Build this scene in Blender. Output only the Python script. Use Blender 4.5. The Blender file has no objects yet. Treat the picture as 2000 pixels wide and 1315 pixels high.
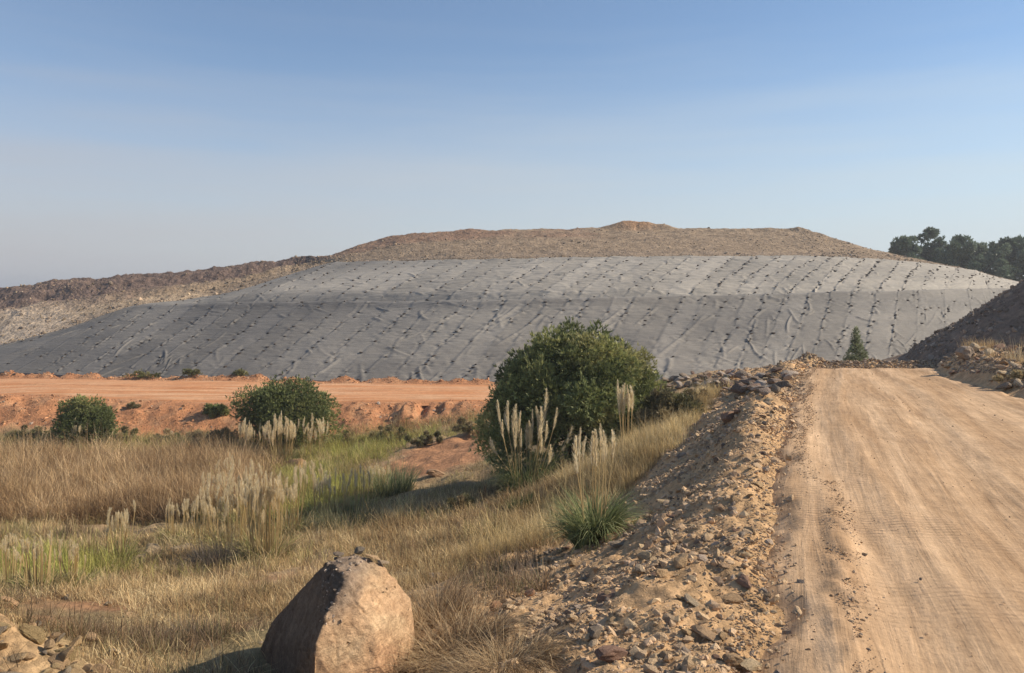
import bpy, bmesh, math, random
import numpy as np
from mathutils import Vector
C = bpy.context.scene
rng = np.random.default_rng(7)
random.seed(7)
COL = C.collection
R = math.radians

# ------------------------------------------------------------------ camera, sky, sun, exposure
F = 1500.0; HZ = 565.0; Z0 = 2.5                 # focal length and horizon row of the 2000 px photograph, eye height
cam = bpy.data.cameras.new('camera'); cam.lens = 27.0; cam.sensor_width = 36.0
cam.shift_y = -(657.5-HZ)/2000.0; cam.clip_start = .1; cam.clip_end = 8000
co = bpy.data.objects.new('camera', cam); COL.objects.link(co)
co.location = (0, 0, Z0); co.rotation_euler = (R(90), 0, 0); C.camera = co

SUN_EL = 33.0; SUN_AZ = 80.0                     # azimuth clockwise from +Y (the view), so +X is 90
w = bpy.data.worlds.new('World'); C.world = w; w.use_nodes = True
nt = w.node_tree; nt.nodes.clear()
sky = nt.nodes.new('ShaderNodeTexSky'); sky.sky_type = 'NISHITA'; sky.sun_disc = False
sky.sun_elevation = R(SUN_EL); sky.sun_rotation = R(SUN_AZ)
sky.altitude = 1400; sky.air_density = 1.0; sky.dust_density = 1.3; sky.ozone_density = 1.6
bg = nt.nodes.new('ShaderNodeBackground'); bg.inputs[1].default_value = 0.121
wo = nt.nodes.new('ShaderNodeOutputWorld')
# dusty haze low in the sky, paler towards the sun at the right, with faint streaks
tcw = nt.nodes.new('ShaderNodeTexCoord'); sx = nt.nodes.new('ShaderNodeSeparateXYZ'); nt.links.new(tcw.outputs['Generated'], sx.inputs[0])
mp = nt.nodes.new('ShaderNodeMapping'); mp.inputs['Scale'].default_value = (1.0, 1.0, 11); nt.links.new(tcw.outputs['Generated'], mp.inputs[0])
nz = nt.nodes.new('ShaderNodeTexNoise'); nz.inputs['Scale'].default_value = 2.2; nz.inputs['Detail'].default_value = 4; nt.links.new(mp.outputs[0], nz.inputs['Vector'])
def wmath(op, a, b_=None, c_=None):
    m_ = nt.nodes.new('ShaderNodeMath'); m_.operation = op
    for i_, v_ in enumerate((a, b_, c_)):
        if v_ is None: continue
        if isinstance(v_, (int, float)): m_.inputs[i_].default_value = v_
        else: nt.links.new(v_, m_.inputs[i_])
    return m_.outputs[0]
zz = wmath('ADD', sx.outputs[2], wmath('MULTIPLY', wmath('SUBTRACT', nz.outputs[0], .5), .17))
mr = nt.nodes.new('ShaderNodeMapRange'); mr.interpolation_type = 'SMOOTHSTEP'; nt.links.new(zz, mr.inputs[0])
mr.inputs[1].default_value = .0; mr.inputs[2].default_value = .33; mr.inputs[3].default_value = .95; mr.inputs[4].default_value = .07
ml = nt.nodes.new('ShaderNodeMapRange'); nt.links.new(sx.outputs[0], ml.inputs[0]); ml.inputs[1].default_value = -.6; ml.inputs[2].default_value = .6
hc_ = nt.nodes.new('ShaderNodeMix'); hc_.data_type = 'RGBA'; nt.links.new(ml.outputs[0], hc_.inputs[0])
HS = 1/.127
hc_.inputs[6].default_value = (.44*HS, .43*HS, .45*HS, 1); hc_.inputs[7].default_value = (.56*HS, .64*HS, .68*HS, 1)
mx_ = nt.nodes.new('ShaderNodeMix'); mx_.data_type = 'RGBA'; nt.links.new(mr.outputs[0], mx_.inputs[0]); tn = nt.nodes.new('ShaderNodeMix'); tn.data_type = 'RGBA'; tn.blend_type = 'MULTIPLY'; tn.inputs[0].default_value = 1; tc2 = nt.nodes.new('ShaderNodeMix'); tc2.data_type = 'RGBA'; tc2.inputs[6].default_value = (.92, 1., 1.03, 1); tc2.inputs[7].default_value = (.70, .83, .90, 1); nt.links.new(ml.outputs[0], tc2.inputs[0]); nt.links.new(tc2.outputs[2], tn.inputs[7]); nt.links.new(sky.outputs[0], tn.inputs[6]); nt.links.new(tn.outputs[2], mx_.inputs[6]); nt.links.new(hc_.outputs[2], mx_.inputs[7])
nt.links.new(mx_.outputs[2], bg.inputs[0]); nt.links.new(bg.outputs[0], wo.inputs[0])
sl = bpy.data.lights.new('sun', 'SUN'); sl.energy = 5.0; sl.angle = R(.5); sl.color = (1, .87, .69)
so = bpy.data.objects.new('sun', sl); COL.objects.link(so)
sd = Vector((math.sin(R(SUN_AZ))*math.cos(R(SUN_EL)), math.cos(R(SUN_AZ))*math.cos(R(SUN_EL)), math.sin(R(SUN_EL))))
so.rotation_euler = (-sd).to_track_quat('-Z', 'Y').to_euler(); so.location = (30, 10, 30)
C.view_settings.view_transform = 'Standard'; C.view_settings.look = 'None'
C.view_settings.exposure = 0.3; C.view_settings.gamma = 1.0
C.cycles.max_bounces = 6; C.cycles.transparent_max_bounces = 4

# ------------------------------------------------------------------ helpers
def P(px, py, D): return ((px-1000)/F*D, D, Z0+(HZ-py)/F*D)

def hash2(ix, iy, seed):
    h = (ix.astype(np.int64)*374761393 + iy.astype(np.int64)*668265263 + seed*1274126177) & 0xffffffff
    h = ((h ^ (h >> 13))*1274126177) & 0xffffffff
    return ((h ^ (h >> 16)) & 0xffffff)/float(0xffffff)
def vnoise(x, y, seed=0):
    xi = np.floor(x); yi = np.floor(y); fx = x-xi; fy = y-yi
    fx = fx*fx*fx*(fx*(fx*6-15)+10); fy = fy*fy*fy*(fy*(fy*6-15)+10)
    a = hash2(xi, yi, seed); b = hash2(xi+1, yi, seed); c = hash2(xi, yi+1, seed); d = hash2(xi+1, yi+1, seed)
    return (a*(1-fx)+b*fx)*(1-fy)+(c*(1-fx)+d*fx)*fy
def fbm(x, y, oct=4, seed=0, gain=.5):
    s = 0; a = 1; t = 0
    for o in range(oct):
        s = s+a*(vnoise(x*2**o+o*17.3, y*2**o-o*9.1, seed+o)-.5); t += a; a *= gain
    return s/t*2
def sstep(a, b, x):
    t = np.clip((x-a)/(b-a), 0, 1); return t*t*(3-2*t)

def mesh(name, V, Fc, mat, col=None, smooth=False, parent=None, uv=None, link=True):
    """V (n,3); Fc list of int arrays (m,k) with k = 3 or 4"""
    me = bpy.data.meshes.new(name)
    V = np.ascontiguousarray(V, dtype=np.float32)
    Fc = [np.asarray(f, dtype=np.int32) for f in (Fc if isinstance(Fc, list) else [Fc]) if len(f)]
    me.vertices.add(len(V)); me.vertices.foreach_set('co', V.ravel())
    nl = sum(f.size for f in Fc); npoly = sum(len(f) for f in Fc)
    me.loops.add(nl); me.loops.foreach_set('vertex_index', np.concatenate([f.ravel() for f in Fc]))
    me.polygons.add(npoly)
    tot = np.concatenate([np.full(len(f), f.shape[1], dtype=np.int32) for f in Fc])
    st = np.concatenate([[0], np.cumsum(tot)[:-1]]).astype(np.int32)
    me.polygons.foreach_set('loop_start', st)
    try: me.polygons.foreach_set('loop_total', tot)
    except Exception: pass
    me.polygons.foreach_set('use_smooth', np.full(npoly, smooth))
    if col is not None:
        at = me.color_attributes.new('Col', 'FLOAT_COLOR', 'POINT')
        c4 = np.ones((len(V), 4), np.float32); c4[:, :3] = col
        at.data.foreach_set('color', c4.ravel())
    if uv is not None:
        at = me.attributes.new('ruv', 'FLOAT_VECTOR', 'POINT')
        at.data.foreach_set('vector', np.ascontiguousarray(uv, np.float32).ravel())
    me.update(calc_edges=True); me.validate()
    me.materials.append(mat)
    o = bpy.data.objects.new(name, me)
    if link: COL.objects.link(o)
    if parent: o.parent = parent
    return o
def grid_faces(nr, nc):
    i = np.arange(nr*nc).reshape(nr, nc)
    return np.stack([i[:-1, :-1], i[:-1, 1:], i[1:, 1:], i[1:, :-1]], -1).reshape(-1, 4)
def tag(o, label=None, cat=None, group=None, kind=None):
    if label: o['label'] = label
    if cat: o['category'] = cat
    if group: o['group'] = group
    if kind: o['kind'] = kind
    return o
def empty(name, loc, rz=0, **k):
    o = bpy.data.objects.new(name, None); COL.objects.link(o); o.location = loc; o.rotation_euler = (0, 0, rz)
    o.empty_display_size = .3
    return tag(o, **k)

# ------------------------------------------------------------------ materials
def mat_base(name, rough=.95, spec=.15):
    m = bpy.data.materials.new(name); m.use_nodes = True
    n = m.node_tree; b = n.nodes['Principled BSDF']
    b.inputs['Roughness'].default_value = rough; b.inputs['Specular IOR Level'].default_value = spec
    return m, n, b
def nd(n, t, **k):
    x = n.nodes.new(t)
    for a, v in k.items(): setattr(x, a, v)
    return x
def noise(n, scale, detail=6, vec=None, rough=.6, dist=0):
    x = nd(n, 'ShaderNodeTexNoise'); x.inputs['Scale'].default_value = scale; x.inputs['Detail'].default_value = detail
    x.inputs['Roughness'].default_value = rough; x.inputs['Distortion'].default_value = dist
    if vec is not None: n.links.new(vec, x.inputs['Vector'])
    return x
def ramp(n, src, a, b, ca=(0, 0, 0, 1), cb=(1, 1, 1, 1)):
    r = nd(n, 'ShaderNodeValToRGB'); r.color_ramp.elements[0].position = a; r.color_ramp.elements[1].position = b
    r.color_ramp.elements[0].color = ca; r.color_ramp.elements[1].color = cb
    n.links.new(src, r.inputs[0]); return r.outputs[0]
def mixc(n, f, a, b, mode='MIX'):
    x = nd(n, 'ShaderNodeMix', data_type='RGBA', blend_type=mode)
    for s, v in ((x.inputs[0], f), (x.inputs[6], a), (x.inputs[7], b)):
        if isinstance(v, (int, float)): s.default_value = v
        elif isinstance(v, tuple): s.default_value = v if len(v) == 4 else v+(1,)
        else: n.links.new(v, s)
    return x.outputs[2]
def bump(n, b, h, strength, dist, prev=None):
    x = nd(n, 'ShaderNodeBump'); x.inputs['Strength'].default_value = strength; x.inputs['Distance'].default_value = dist
    n.links.new(h, x.inputs['Height'])
    if prev is not None: n.links.new(prev, x.inputs['Normal'])
    n.links.new(x.outputs[0], b.inputs['Normal']); return x.outputs[0]
def scalevec(n, vec, s):
    x = nd(n, 'ShaderNodeVectorMath', operation='MULTIPLY'); n.links.new(vec, x.inputs[0]); x.inputs[1].default_value = s
    return x.outputs[0]

def mat_soil(name, gscale=9., bs=.05, speck=.5, var=.35):
    """attribute colour broken up by noise, small stones and lumps"""
    m, n, b = mat_base(name)
    pos = nd(n, 'ShaderNodeNewGeometry').outputs['Position']
    at = nd(n, 'ShaderNodeAttribute', attribute_name='Col').outputs['Color']
    n1 = noise(n, .45, 5, pos); n2 = noise(n, gscale*.35, 8, pos, .7); n3 = noise(n, gscale*2.2, 6, pos, .7)
    c = mixc(n, var, at, mixc(n, 1., at, ramp(n, n1.outputs[0], .3, .7, (.55, .52, .5, 1), (1.5, 1.45, 1.4, 1)), 'MULTIPLY'))
    c = mixc(n, speck, c, mixc(n, 1., c, ramp(n, n2.outputs[0], .3, .72, (.45, .42, .4, 1), (1.55, 1.5, 1.45, 1)), 'MULTIPLY'))
    vo = nd(n, 'ShaderNodeTexVoronoi'); vo.inputs['Scale'].default_value = gscale
    dv = nd(n, 'ShaderNodeVectorMath', operation='ADD'); n.links.new(pos, dv.inputs[0])
    n.links.new(scalevec(n, n3.outputs['Color'], (.12, .12, .12)), dv.inputs[1]); n.links.new(dv.outputs[0], vo.inputs['Vector'])
    c = mixc(n, speck*.55, c, mixc(n, 1., c, ramp(n, vo.outputs['Color'], .1, .9, (.6, .58, .56, 1), (1.5, 1.45, 1.4, 1)), 'MULTIPLY'))
    n.links.new(c, b.inputs['Base Color'])
    p = bump(n, b, n2.outputs[0], .7, bs*3)
    p = bump(n, b, vo.outputs['Distance'], .5, -bs*1.2, p)
    bump(n, b, n3.outputs[0], .6, bs*.6, p)
    return m
M_ground = mat_soil('stony_soil', 9., .045, .55)
M_hill = mat_soil('hill_rubble', 3.2, .13, .5, .5)
M_heap = mat_soil('heap_rubble', 5, .1, .6)

def mat_attr(name, rough=.85, trans=0., nsc=0, nb=0, bd=.02, spec=.15, var=.5):
    m, n, b = mat_base(name, rough, spec)
    at = nd(n, 'ShaderNodeAttribute', attribute_name='Col').outputs['Color']
    c = at
    if nsc:
        tc = nd(n, 'ShaderNodeTexCoord').outputs['Object']
        nn = noise(n, nsc, 7, tc, .65)
        c = mixc(n, var, at, mixc(n, 1., at, ramp(n, nn.outputs[0], .3, .7, (.5, .48, .46, 1), (1.5, 1.46, 1.4, 1)), 'MULTIPLY'))
        n2 = noise(n, nsc*5, 5, tc, .7)
        if nb:
            p = bump(n, b, nn.outputs[0], nb, bd*3)
            bump(n, b, n2.outputs[0], nb, bd, p)
    n.links.new(c, b.inputs['Base Color'])
    if trans:
        t = nd(n, 'ShaderNodeBsdfTranslucent'); n.links.new(c, t.inputs[0])
        mx = nd(n, 'ShaderNodeMixShader'); mx.inputs[0].default_value = trans
        out = n.nodes['Material Output']
        n.links.new(b.outputs[0], mx.inputs[1]); n.links.new(t.outputs[0], mx.inputs[2]); n.links.new(mx.outputs[0], out.inputs[0])
    return m
M_grass = mat_attr('grass_blades', .8, .3)
M_leaf = mat_attr('leaves', .6, .25, spec=.3)
M_plume = mat_attr('plume_fluff', .9, .5)
M_bark = mat_attr('bark', .9, 0, 8, .6)
M_stone = mat_attr('stone', .9, 0, 9, .7, .02, var=.6)
M_farstone = mat_attr('stone_far', .9, 0, 2, .4, .05)
M_anchor = mat_attr('dark_stone', .9, 0, 5, .6, .04)

# haul road: packed dust with wheel streaks (ruv: metres across, metres along)
def mat_road(name, ca, cb, cdark, streak=1., bs=1.):
    m, n, b = mat_base(name, .95, .1)
    uv = nd(n, 'ShaderNodeAttribute', attribute_name='ruv').outputs['Vector']
    pos = nd(n, 'ShaderNodeNewGeometry').outputs['Position']
    s1 = noise(n, 1.0, 6, scalevec(n, uv, (1.5, .10, 1)), .6, .4)
    s2 = noise(n, 1.0, 6, scalevec(n, uv, (6.5, .42, 1)), .65, .6)
    s3 = noise(n, 1.0, 4, scalevec(n, uv, (26, 1.3, 1)), .7, .3)
    big = noise(n, .38, 5, pos); mid = noise(n, 2.6, 8, pos, .7); fine = noise(n, 22, 7, pos, .75)
    c = mixc(n, ramp(n, s1.outputs[0], .40, .62), ca, cb)
    c = mixc(n, .45*streak, c, mixc(n, 1., c, ramp(n, s2.outputs[0], .34, .7, (.6, .55, .5, 1), (1.3, 1.3, 1.3, 1)), 'MULTIPLY'))
    dk = nd(n, 'ShaderNodeMath', operation='MULTIPLY'); n.links.new(ramp(n, big.outputs[0], .5, .68), dk.inputs[0]); n.links.new(ramp(n, mid.outputs[0], .4, .62), dk.inputs[1])
    d2 = nd(n, 'ShaderNodeMath', operation='MULTIPLY'); n.links.new(dk.outputs[0], d2.inputs[0]); d2.inputs[1].default_value = .6
    c = mixc(n, d2.outputs[0], c, cdark)
    c = mixc(n, .35, c, mixc(n, 1., c, ramp(n, fine.outputs[0], .3, .72, (.55, .5, .46, 1), (1.4, 1.38, 1.36, 1)), 'MULTIPLY'))
    c = mixc(n, .4, c, mixc(n, 1., c, ramp(n, mid.outputs[0], .32, .7, (.6, .56, .52, 1), (1.3, 1.3, 1.3, 1)), 'MULTIPLY'))
    n.links.new(c, b.inputs['Base Color'])
    wv = nd(n, 'ShaderNodeTexWave', wave_type='BANDS', bands_direction='Y'); wv.inputs['Scale'].default_value = 3.6; wv.inputs['Distortion'].default_value = 5; wv.inputs['Detail'].default_value = 3
    n.links.new(uv, wv.inputs['Vector'])
    mk = nd(n, 'ShaderNodeMath', operation='MULTIPLY'); n.links.new(wv.outputs['Fac'], mk.inputs[0]); n.links.new(ramp(n, big.outputs[0], .52, .64), mk.inputs[1])
    p0 = bump(n, b, mk.outputs[0], .8, .018)
    p = bump(n, b, s2.outputs[0], .6, .035*bs, p0)
    p = bump(n, b, s3.outputs[0], .35, .008*bs, p)
    p = bump(n, b, mid.outputs[0], .6, .04*bs, p)
    bump(n, b, fine.outputs[0], .6, .008*bs, p)
    return m
M_road = mat_road('packed_dust', (.61, .43, .27), (.47, .31, .18), (.34, .225, .145), 1.3)
M_road2 = mat_road('orange_dust', (.58, .265, .12), (.68, .42, .25), (.44, .185, .08), .8, 2)

# geotextile
M_sheet, n, b = mat_base('geotextile', .8, .25)
at = nd(n, 'ShaderNodeAttribute', attribute_name='Col').outputs['Color']
uv = nd(n, 'ShaderNodeAttribute', attribute_name='ruv').outputs['Vector']
g1 = noise(n, 1, 7, scalevec(n, uv, (.10, .5, 1)), .65); g2 = noise(n, 1, 6, scalevec(n, uv, (.7, 5., 1)), .7, .6); g3 = noise(n, 1.7, 8, uv, .7)
c = mixc(n, .5, at, mixc(n, 1., at, ramp(n, g1.outputs[0], .3, .7, (.75, .76, .78, 1), (1.22, 1.2, 1.17, 1)), 'MULTIPLY'))
c = mixc(n, .5, c, mixc(n, 1., c, ramp(n, g2.outputs[0], .3, .7, (.74, .74, .75, 1), (1.2, 1.19, 1.17, 1)), 'MULTIPLY'))
n.links.new(c, b.inputs['Base Color'])
p = bump(n, b, g2.outputs[0], .7, .07); bump(n, b, g3.outputs[0], .5, .08, p)

# ------------------------------------------------------------------ road edges
LY = np.array([-40, -15, 0, 2, 5, 8.6, 11.2, 15, 20, 26.5, 31, 36, 42, 60.]); LX = np.array([-14, -6, -.3, .6, 1.55, 2.8, 3.75, 5.2, 7.2, 9.7, 11.6, 14.9, 20.5, 40.])
RX = np.array([-2, 6, 9.6, 10, 10.5, 11.0, 11.4, 12.1, 13.3, 15.2, 17.2, 21.0, 27, 50.])
def Lx(y): return np.interp(y, LY, LX)
def Rx(y): return np.interp(y, LY, RX)
ZR_Y = [-50, 12, 15, 20, 27, 31, 34, 42, 60]; ZR_Z = [-2.5, -2.5, -2.58, -2.78, -3.08, -3.2, -3.55, -4.8, -7.5]
def zroad(y): return np.interp(y, ZR_Y, ZR_Z)

def roadmask(x, y, soft=.5):
    return sstep(-soft, soft, x-Lx(y))*sstep(-soft, soft, Rx(y)-x)*(y < 45)
# ------------------------------------------------------------------ terrain control points (photo column, row, distance)
CP = [(1150,1200,6.2),(1330,1315,5.0),(1350,1080,7.3),(1430,950,9.7),(1440,850,13.0),(1465,800,16.3),(1480,770,20),(1500,745,26),(1560,722,31),
 (1180,1090,9.3),(1290,1000,10.6),(1250,1020,12),(1330,920,13.6),(1380,880,15.2),(1410,830,18),(1350,860,18.5),(1320,1000,9.8),
 (1040,1170,8.8),(1100,1080,13.2),(1200,990,15.2),(1200,910,20),(1320,850,22),(1380,800,25),(1290,742,35),(1390,730,33.5),(1480,717,32.5),(1300,778,30),(1400,765,28.5),(1470,748,28.5),
 (900,1170,9.5),(1000,1315,5.8),(880,1315,6.0),(650,1400,6.4),(800,1240,8),(700,1150,12.5),(500,1200,11),(300,1250,9.3),(100,1315,6.8),(-200,1400,6),
 (0,1190,6.4),(-120,1165,6.4),(110,1275,6.3),(-300,1180,6.6),(0,1215,9.6),(0,1150,14),(-400,1200,9),(300,1130,18),(0,1080,23),(-500,1050,24),(300,1050,25),(500,1080,21),(500,1000,28),(0,950,36),(-500,950,36),
 (700,1020,24),(700,950,32),(850,1000,24),(850,1080,17),(950,1040,18),(1000,960,25),(1130,895,28),(1150,1030,17),(900,885,36),(1000,860,36),
 (0,900,41),(300,900,41),(500,900,41),(700,890,41),(0,852,48),(300,855,47.5),(500,858,47),(700,860,46),(850,850,45),(950,830,44),(-400,852,48),(-900,852,48),
 (0,778,53),(100,786,52),(300,795,50.5),(500,797,50),(700,795,50),(850,793,50),(950,790,50),(1100,790,50),(1250,780,50),(1400,760,55),(-400,785,53),(-900,785,53),
 (0,730,70),(300,741,66),(600,747,64),(900,749,63),(1200,746,63),(1500,740,64),(1800,730,68),(-400,725,76),(-900,720,85),(1450,735,45),(1560,735,48),(1930,672,30),(2010,682,26),(2120,690,25)]
pts = [((a-1000)/F*D, D, (HZ-r)/F*D) for a, r, D in CP]
for y in (-35, -15, -5, 0, 2, 5, 8.6, 11.2, 15, 20, 26.5, 31, 36, 42):
    for u in (0, .33, .66, 1): pts.append((float(Lx(y)*(1-u)+Rx(y)*u), y, float(zroad(y))))
    pts.append((float(Rx(y)+1.5), y, float(zroad(y))+.25)); pts.append((float(Rx(y)+8), y, float(zroad(y))+.3)); pts.append((float(Rx(y)+40), y, -3.2))
pts += [(-2.5, 0, -2.55), (-2, -10, -2.6), (-6, 0, -2.9), (-12, 2, -3.4), (-20, -10, -3.5), (-30, 5, -4.5), (-60, 20, -8), (-60, -20, -5), (-1.5, 3, -2.6), (60, 60, -6.5), (80, 20, -4)]
pts = np.array(pts); PX = pts[:, :2]
d = np.linalg.norm(PX[:, None]-PX[None], axis=2)
A = np.zeros((len(pts)+3,)*2); n_ = len(pts)
A[:n_, :n_] = d + np.eye(n_)*-.02; A[:n_, n_:] = np.c_[np.ones(n_), PX]; A[n_:, :n_] = A[:n_, n_:].T
wts = np.linalg.solve(A, np.r_[pts[:, 2], 0, 0, 0]); NPT = n_
def hbase(x, y):
    x = np.atleast_1d(np.asarray(x, float)); y = np.atleast_1d(np.asarray(y, float)); sh = x.shape
    x = x.ravel(); y = y.ravel(); out = np.empty(len(x))
    for i in range(0, len(x), 40000):
        a = x[i:i+40000]; b_ = y[i:i+40000]
        d_ = np.sqrt((a[:, None]-PX[None, :, 0])**2+(b_[:, None]-PX[None, :, 1])**2)
        out[i:i+40000] = d_@wts[:NPT]+wts[NPT]+wts[NPT+1]*a+wts[NPT+2]*b_
    out = np.clip(out, -9.6, -2.1)
    m_ = roadmask(x, y, .8)*(y < 46); out = out*(1-m_)+zroad(y)*m_
    far = sstep(66, 84, np.hypot(x*.75, y)); out = out*(1-far)-8.1*far
    return out.reshape(sh)
def road2(x, y):   # the orange road across the valley: near and far edge by x
    near = np.interp(x, [-90, -35, -20, 0, 20, 40], [57, 54, 51.3, 51, 51.5, 55]); far = np.interp(x, [-90, -45, -30, -5, 10, 40], [78, 68, 64.5, 62, 61.5, 62])
    return near, far
def wide(y): return 1.3*sstep(8, 11, y)*(1-sstep(16, 20, y))
def bankness(x, y):   # the rubble bank left of the haul road
    s = Lx(y)-x
    return sstep(-.4, .2, s)*(1-sstep(3.0, 4.2, s-wide(y)+.8*fbm(x*.5, y*.5, 3, 5)))*(y < 34)
def hg(x, y):
    x = np.asarray(x, float); y = np.asarray(y, float)
    h = hbase(x, y); rm = roadmask(x, y, .35)
    bk = bankness(x, y); r = np.hypot(x, y)
    n2, f2 = road2(x, y); r2 = sstep(-1.2, .6, y-n2)*sstep(-1, .6, f2-y)
    rough = (1-rm)*(1-.95*r2)
    h = h + rough*(.10*fbm(x*.9, y*.9, 4, 3)*np.clip(r/14, .6, 3) + .16*bk*fbm(x*1.6, y*1.6, 4, 11, .6)+bk*(.035*np.abs(fbm(x*4.5, y*4.5, 3, 12, .6))+.016*fbm(x*9, y*9, 2, 13))*(y < 24))
    # low windrow along the left edge and the rim of the bend
    s = x-Lx(y); h = h+.22*np.exp(-((s+.55)/.4)**2)*sstep(9, 13, y)*(y < 38)*(1+.8*fbm(x*1.1, y*1.1, 3, 21))
    s = x-Rx(y); h = h+.32*np.exp(-((s-.9)/.7)**2)*(y < 40)*(y > 8)*(1+fbm(x*.9, y*.9, 3, 22))
    # rubble berm closing the bend beyond the crest
    yb = 34.6-.22*(x-17)*0; h = h+(.42+.22*fbm(x*.8, y*.8, 4, 25))*np.exp(-((y-yb)/.9)**2)*sstep(11.5, 13.5, x)*(1-sstep(21, 24, x))
    # eroded orange bank, gullies
    bank = np.exp(-((y-(n2-1.8))/1.6)**2)*(x < 12)
    gul = np.exp(-((x+6.3)/2.0)**2); h = h+bank*((.30+.3*gul)*fbm(x*.30, y*.12, 4, 31, .6)+(.10+.55*gul)*fbm(x*1.9, y*.2, 3, 33)-.25*np.maximum(0, fbm(x*.55, y*.1, 3, 34)-.18)*4*.3)
    # rim of loose soil at the foot of the covered slope
    h = h+.28*np.exp(-((y-f2-.9)/.7)**2)*(1+fbm(x*.8, y*.8, 3, 41))*(x < 25)
    return h+Z0

# ------------------------------------------------------------------ ground sheet
ys = np.r_[[-60, -45, -32, -22], np.arange(-15, 2.5, .7)]
y_ = 2.6; fine = []
while y_ < 95: fine.append(y_); y_ += max(.045, y_*.0062)
ys = np.r_[ys, fine, [100, 108, 120, 140, 170, 220, 300, 450, 700, 1200, 2200, 4000]]
u = np.linspace(-1, 1, 761); u = np.sign(u)*(.62*np.abs(u)+.38*np.abs(u)**3)
Wd = 18+np.abs(ys)*1.25
X = u[None]*Wd[:, None]; Y = np.repeat(ys[:, None], len(u), 1)
Z = hg(X, Y); Z -= .10*roadmask(X, Y, .2)
n2, f2 = road2(X, Y); Z -= .08*sstep(0, 1, Y-n2-.3)*sstep(0, 1, f2-Y-.3)*(X < 38)
tan = np.array([.58, .39, .215]); tan2 = np.array([.36, .25, .155]); brown = np.array([.36, .26, .155]); orange = np.array([.43, .21, .105]); oliv = np.array([.25, .205, .11])
n1 = fbm(X*.22, Y*.22, 5, 51); nn2 = fbm(X*1.1, Y*1.1, 4, 52)
c = np.ones(X.shape+(3,))*brown
def lay(c, m, k): return c*(1-m[..., None])+np.asarray(k)*m[..., None]
c = lay(c, sstep(-.2, .35, n1), oliv)
c = lay(c, sstep(.25, .6, fbm(X*.3, Y*.3, 4, 57)), np.array([.34, .20, .11]))
bk = bankness(X, Y)
c = lay(c, bk, tan)
c = lay(c, bk*sstep(.0, .5, nn2)*.6, tan2*.8)
c = lay(c, sstep(-1, .3, Y-(n2-4.6+1.2*nn2))*(X < 60), orange)
c = lay(c, sstep(-1, .3, Y-(n2-4.6))*sstep(0, .5, nn2)*.6, [.50, .29, .16])
mred = np.exp(-(((X+3.0-(Y-38)*.1)/3.0)**2+((Y-37)/6)**2)); c = lay(c, sstep(.25, .6, mred+.25*nn2), [.42, .225, .12])
c = lay(c, sstep(-.6, .3, X-Lx(Y))*(Y < 60), tan)
c = lay(c, np.exp(-((X+4.6)/1.6)**2-((Y-6)/1.6)**2), [.50, .34, .19])
c = lay(c, sstep(.3, 1.2, X-Rx(Y))*sstep(-.2, .4, nn2)*(Y < 60), [.26, .19, .125])
c = lay(c, sstep(0, 1.5, Y-f2-1.5)*1., [.36, .27, .18])
V = np.stack([X, Y, Z], -1).reshape(-1, 3)
g = mesh('ground', V, grid_faces(*X.shape), M_ground, c.reshape(-1, 3), True); tag(g, kind='structure', label='dry stony valley floor and rubble bank beside the haul road', cat='ground')

# ------------------------------------------------------------------ haul road
ry = np.r_[np.arange(-40, 2, .8), np.arange(2, 16, .06), np.arange(16, 33.6, .12)]
v = np.linspace(0, 1, 260)
Xr = Lx(ry)[:, None]*(1-v)+Rx(ry)[:, None]*v+0.0
wid = (Rx(ry)-Lx(ry))[:, None]
edge = np.minimum(v, 1-v)*wid
Yr = np.repeat(ry[:, None], len(v), 1)
ac = v[None]*wid+0*Yr
Zr = hbase(Xr, Yr)+Z0
sm = roadmask(Xr, Yr, .35)
rut = 0
for q, wd, dp in ((1.0, .22, .030), (2.9, .30, .024), (4.7, .35, .020), (6.4, .3, .02)):
    rut = rut-dp*np.exp(-((ac-q-.25*np.sin(Yr*.23+q))/wd)**2)+dp*.6*np.exp(-((ac-q-.5-.25*np.sin(Yr*.23+q))/(wd*.6))**2)
tread = .011*np.sin(Yr*38+ac*9)*sstep(.05, .4, fbm(ac*.35, Yr*.12, 3, 63))*np.exp(-((ac-4.8)/1.8)**2)
wr = .05*np.exp(-((ac-.75-.10*np.sin(Yr*.9))/.16)**2)*(1-sstep(7, 10.5, Yr))*(1+1.2*fbm(Xr*5, Yr*5, 3, 61))
rol = .022*fbm(ac*.5, Yr*.25, 4, 62)+.012*fbm(ac*2.4, Yr*.9, 4, 66)+.006*fbm(Xr*9, Yr*9, 3, 67)
Zr = Zr+.015+rut+tread+wr+rol-.14*(1-sstep(0, .45, edge+.25*fbm(Xr*1.5, Yr*1.5, 3, 68)))
o = mesh('dirt_road', np.stack([Xr, Yr, Zr], -1).reshape(-1, 3), grid_faces(*Xr.shape), M_road, None, True,
         uv=np.stack([ac, Yr, 0*ac], -1).reshape(-1, 3))
tag(o, kind='structure', label='tan dusty haul road with tyre marks curving away to the right', cat='road')
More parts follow.
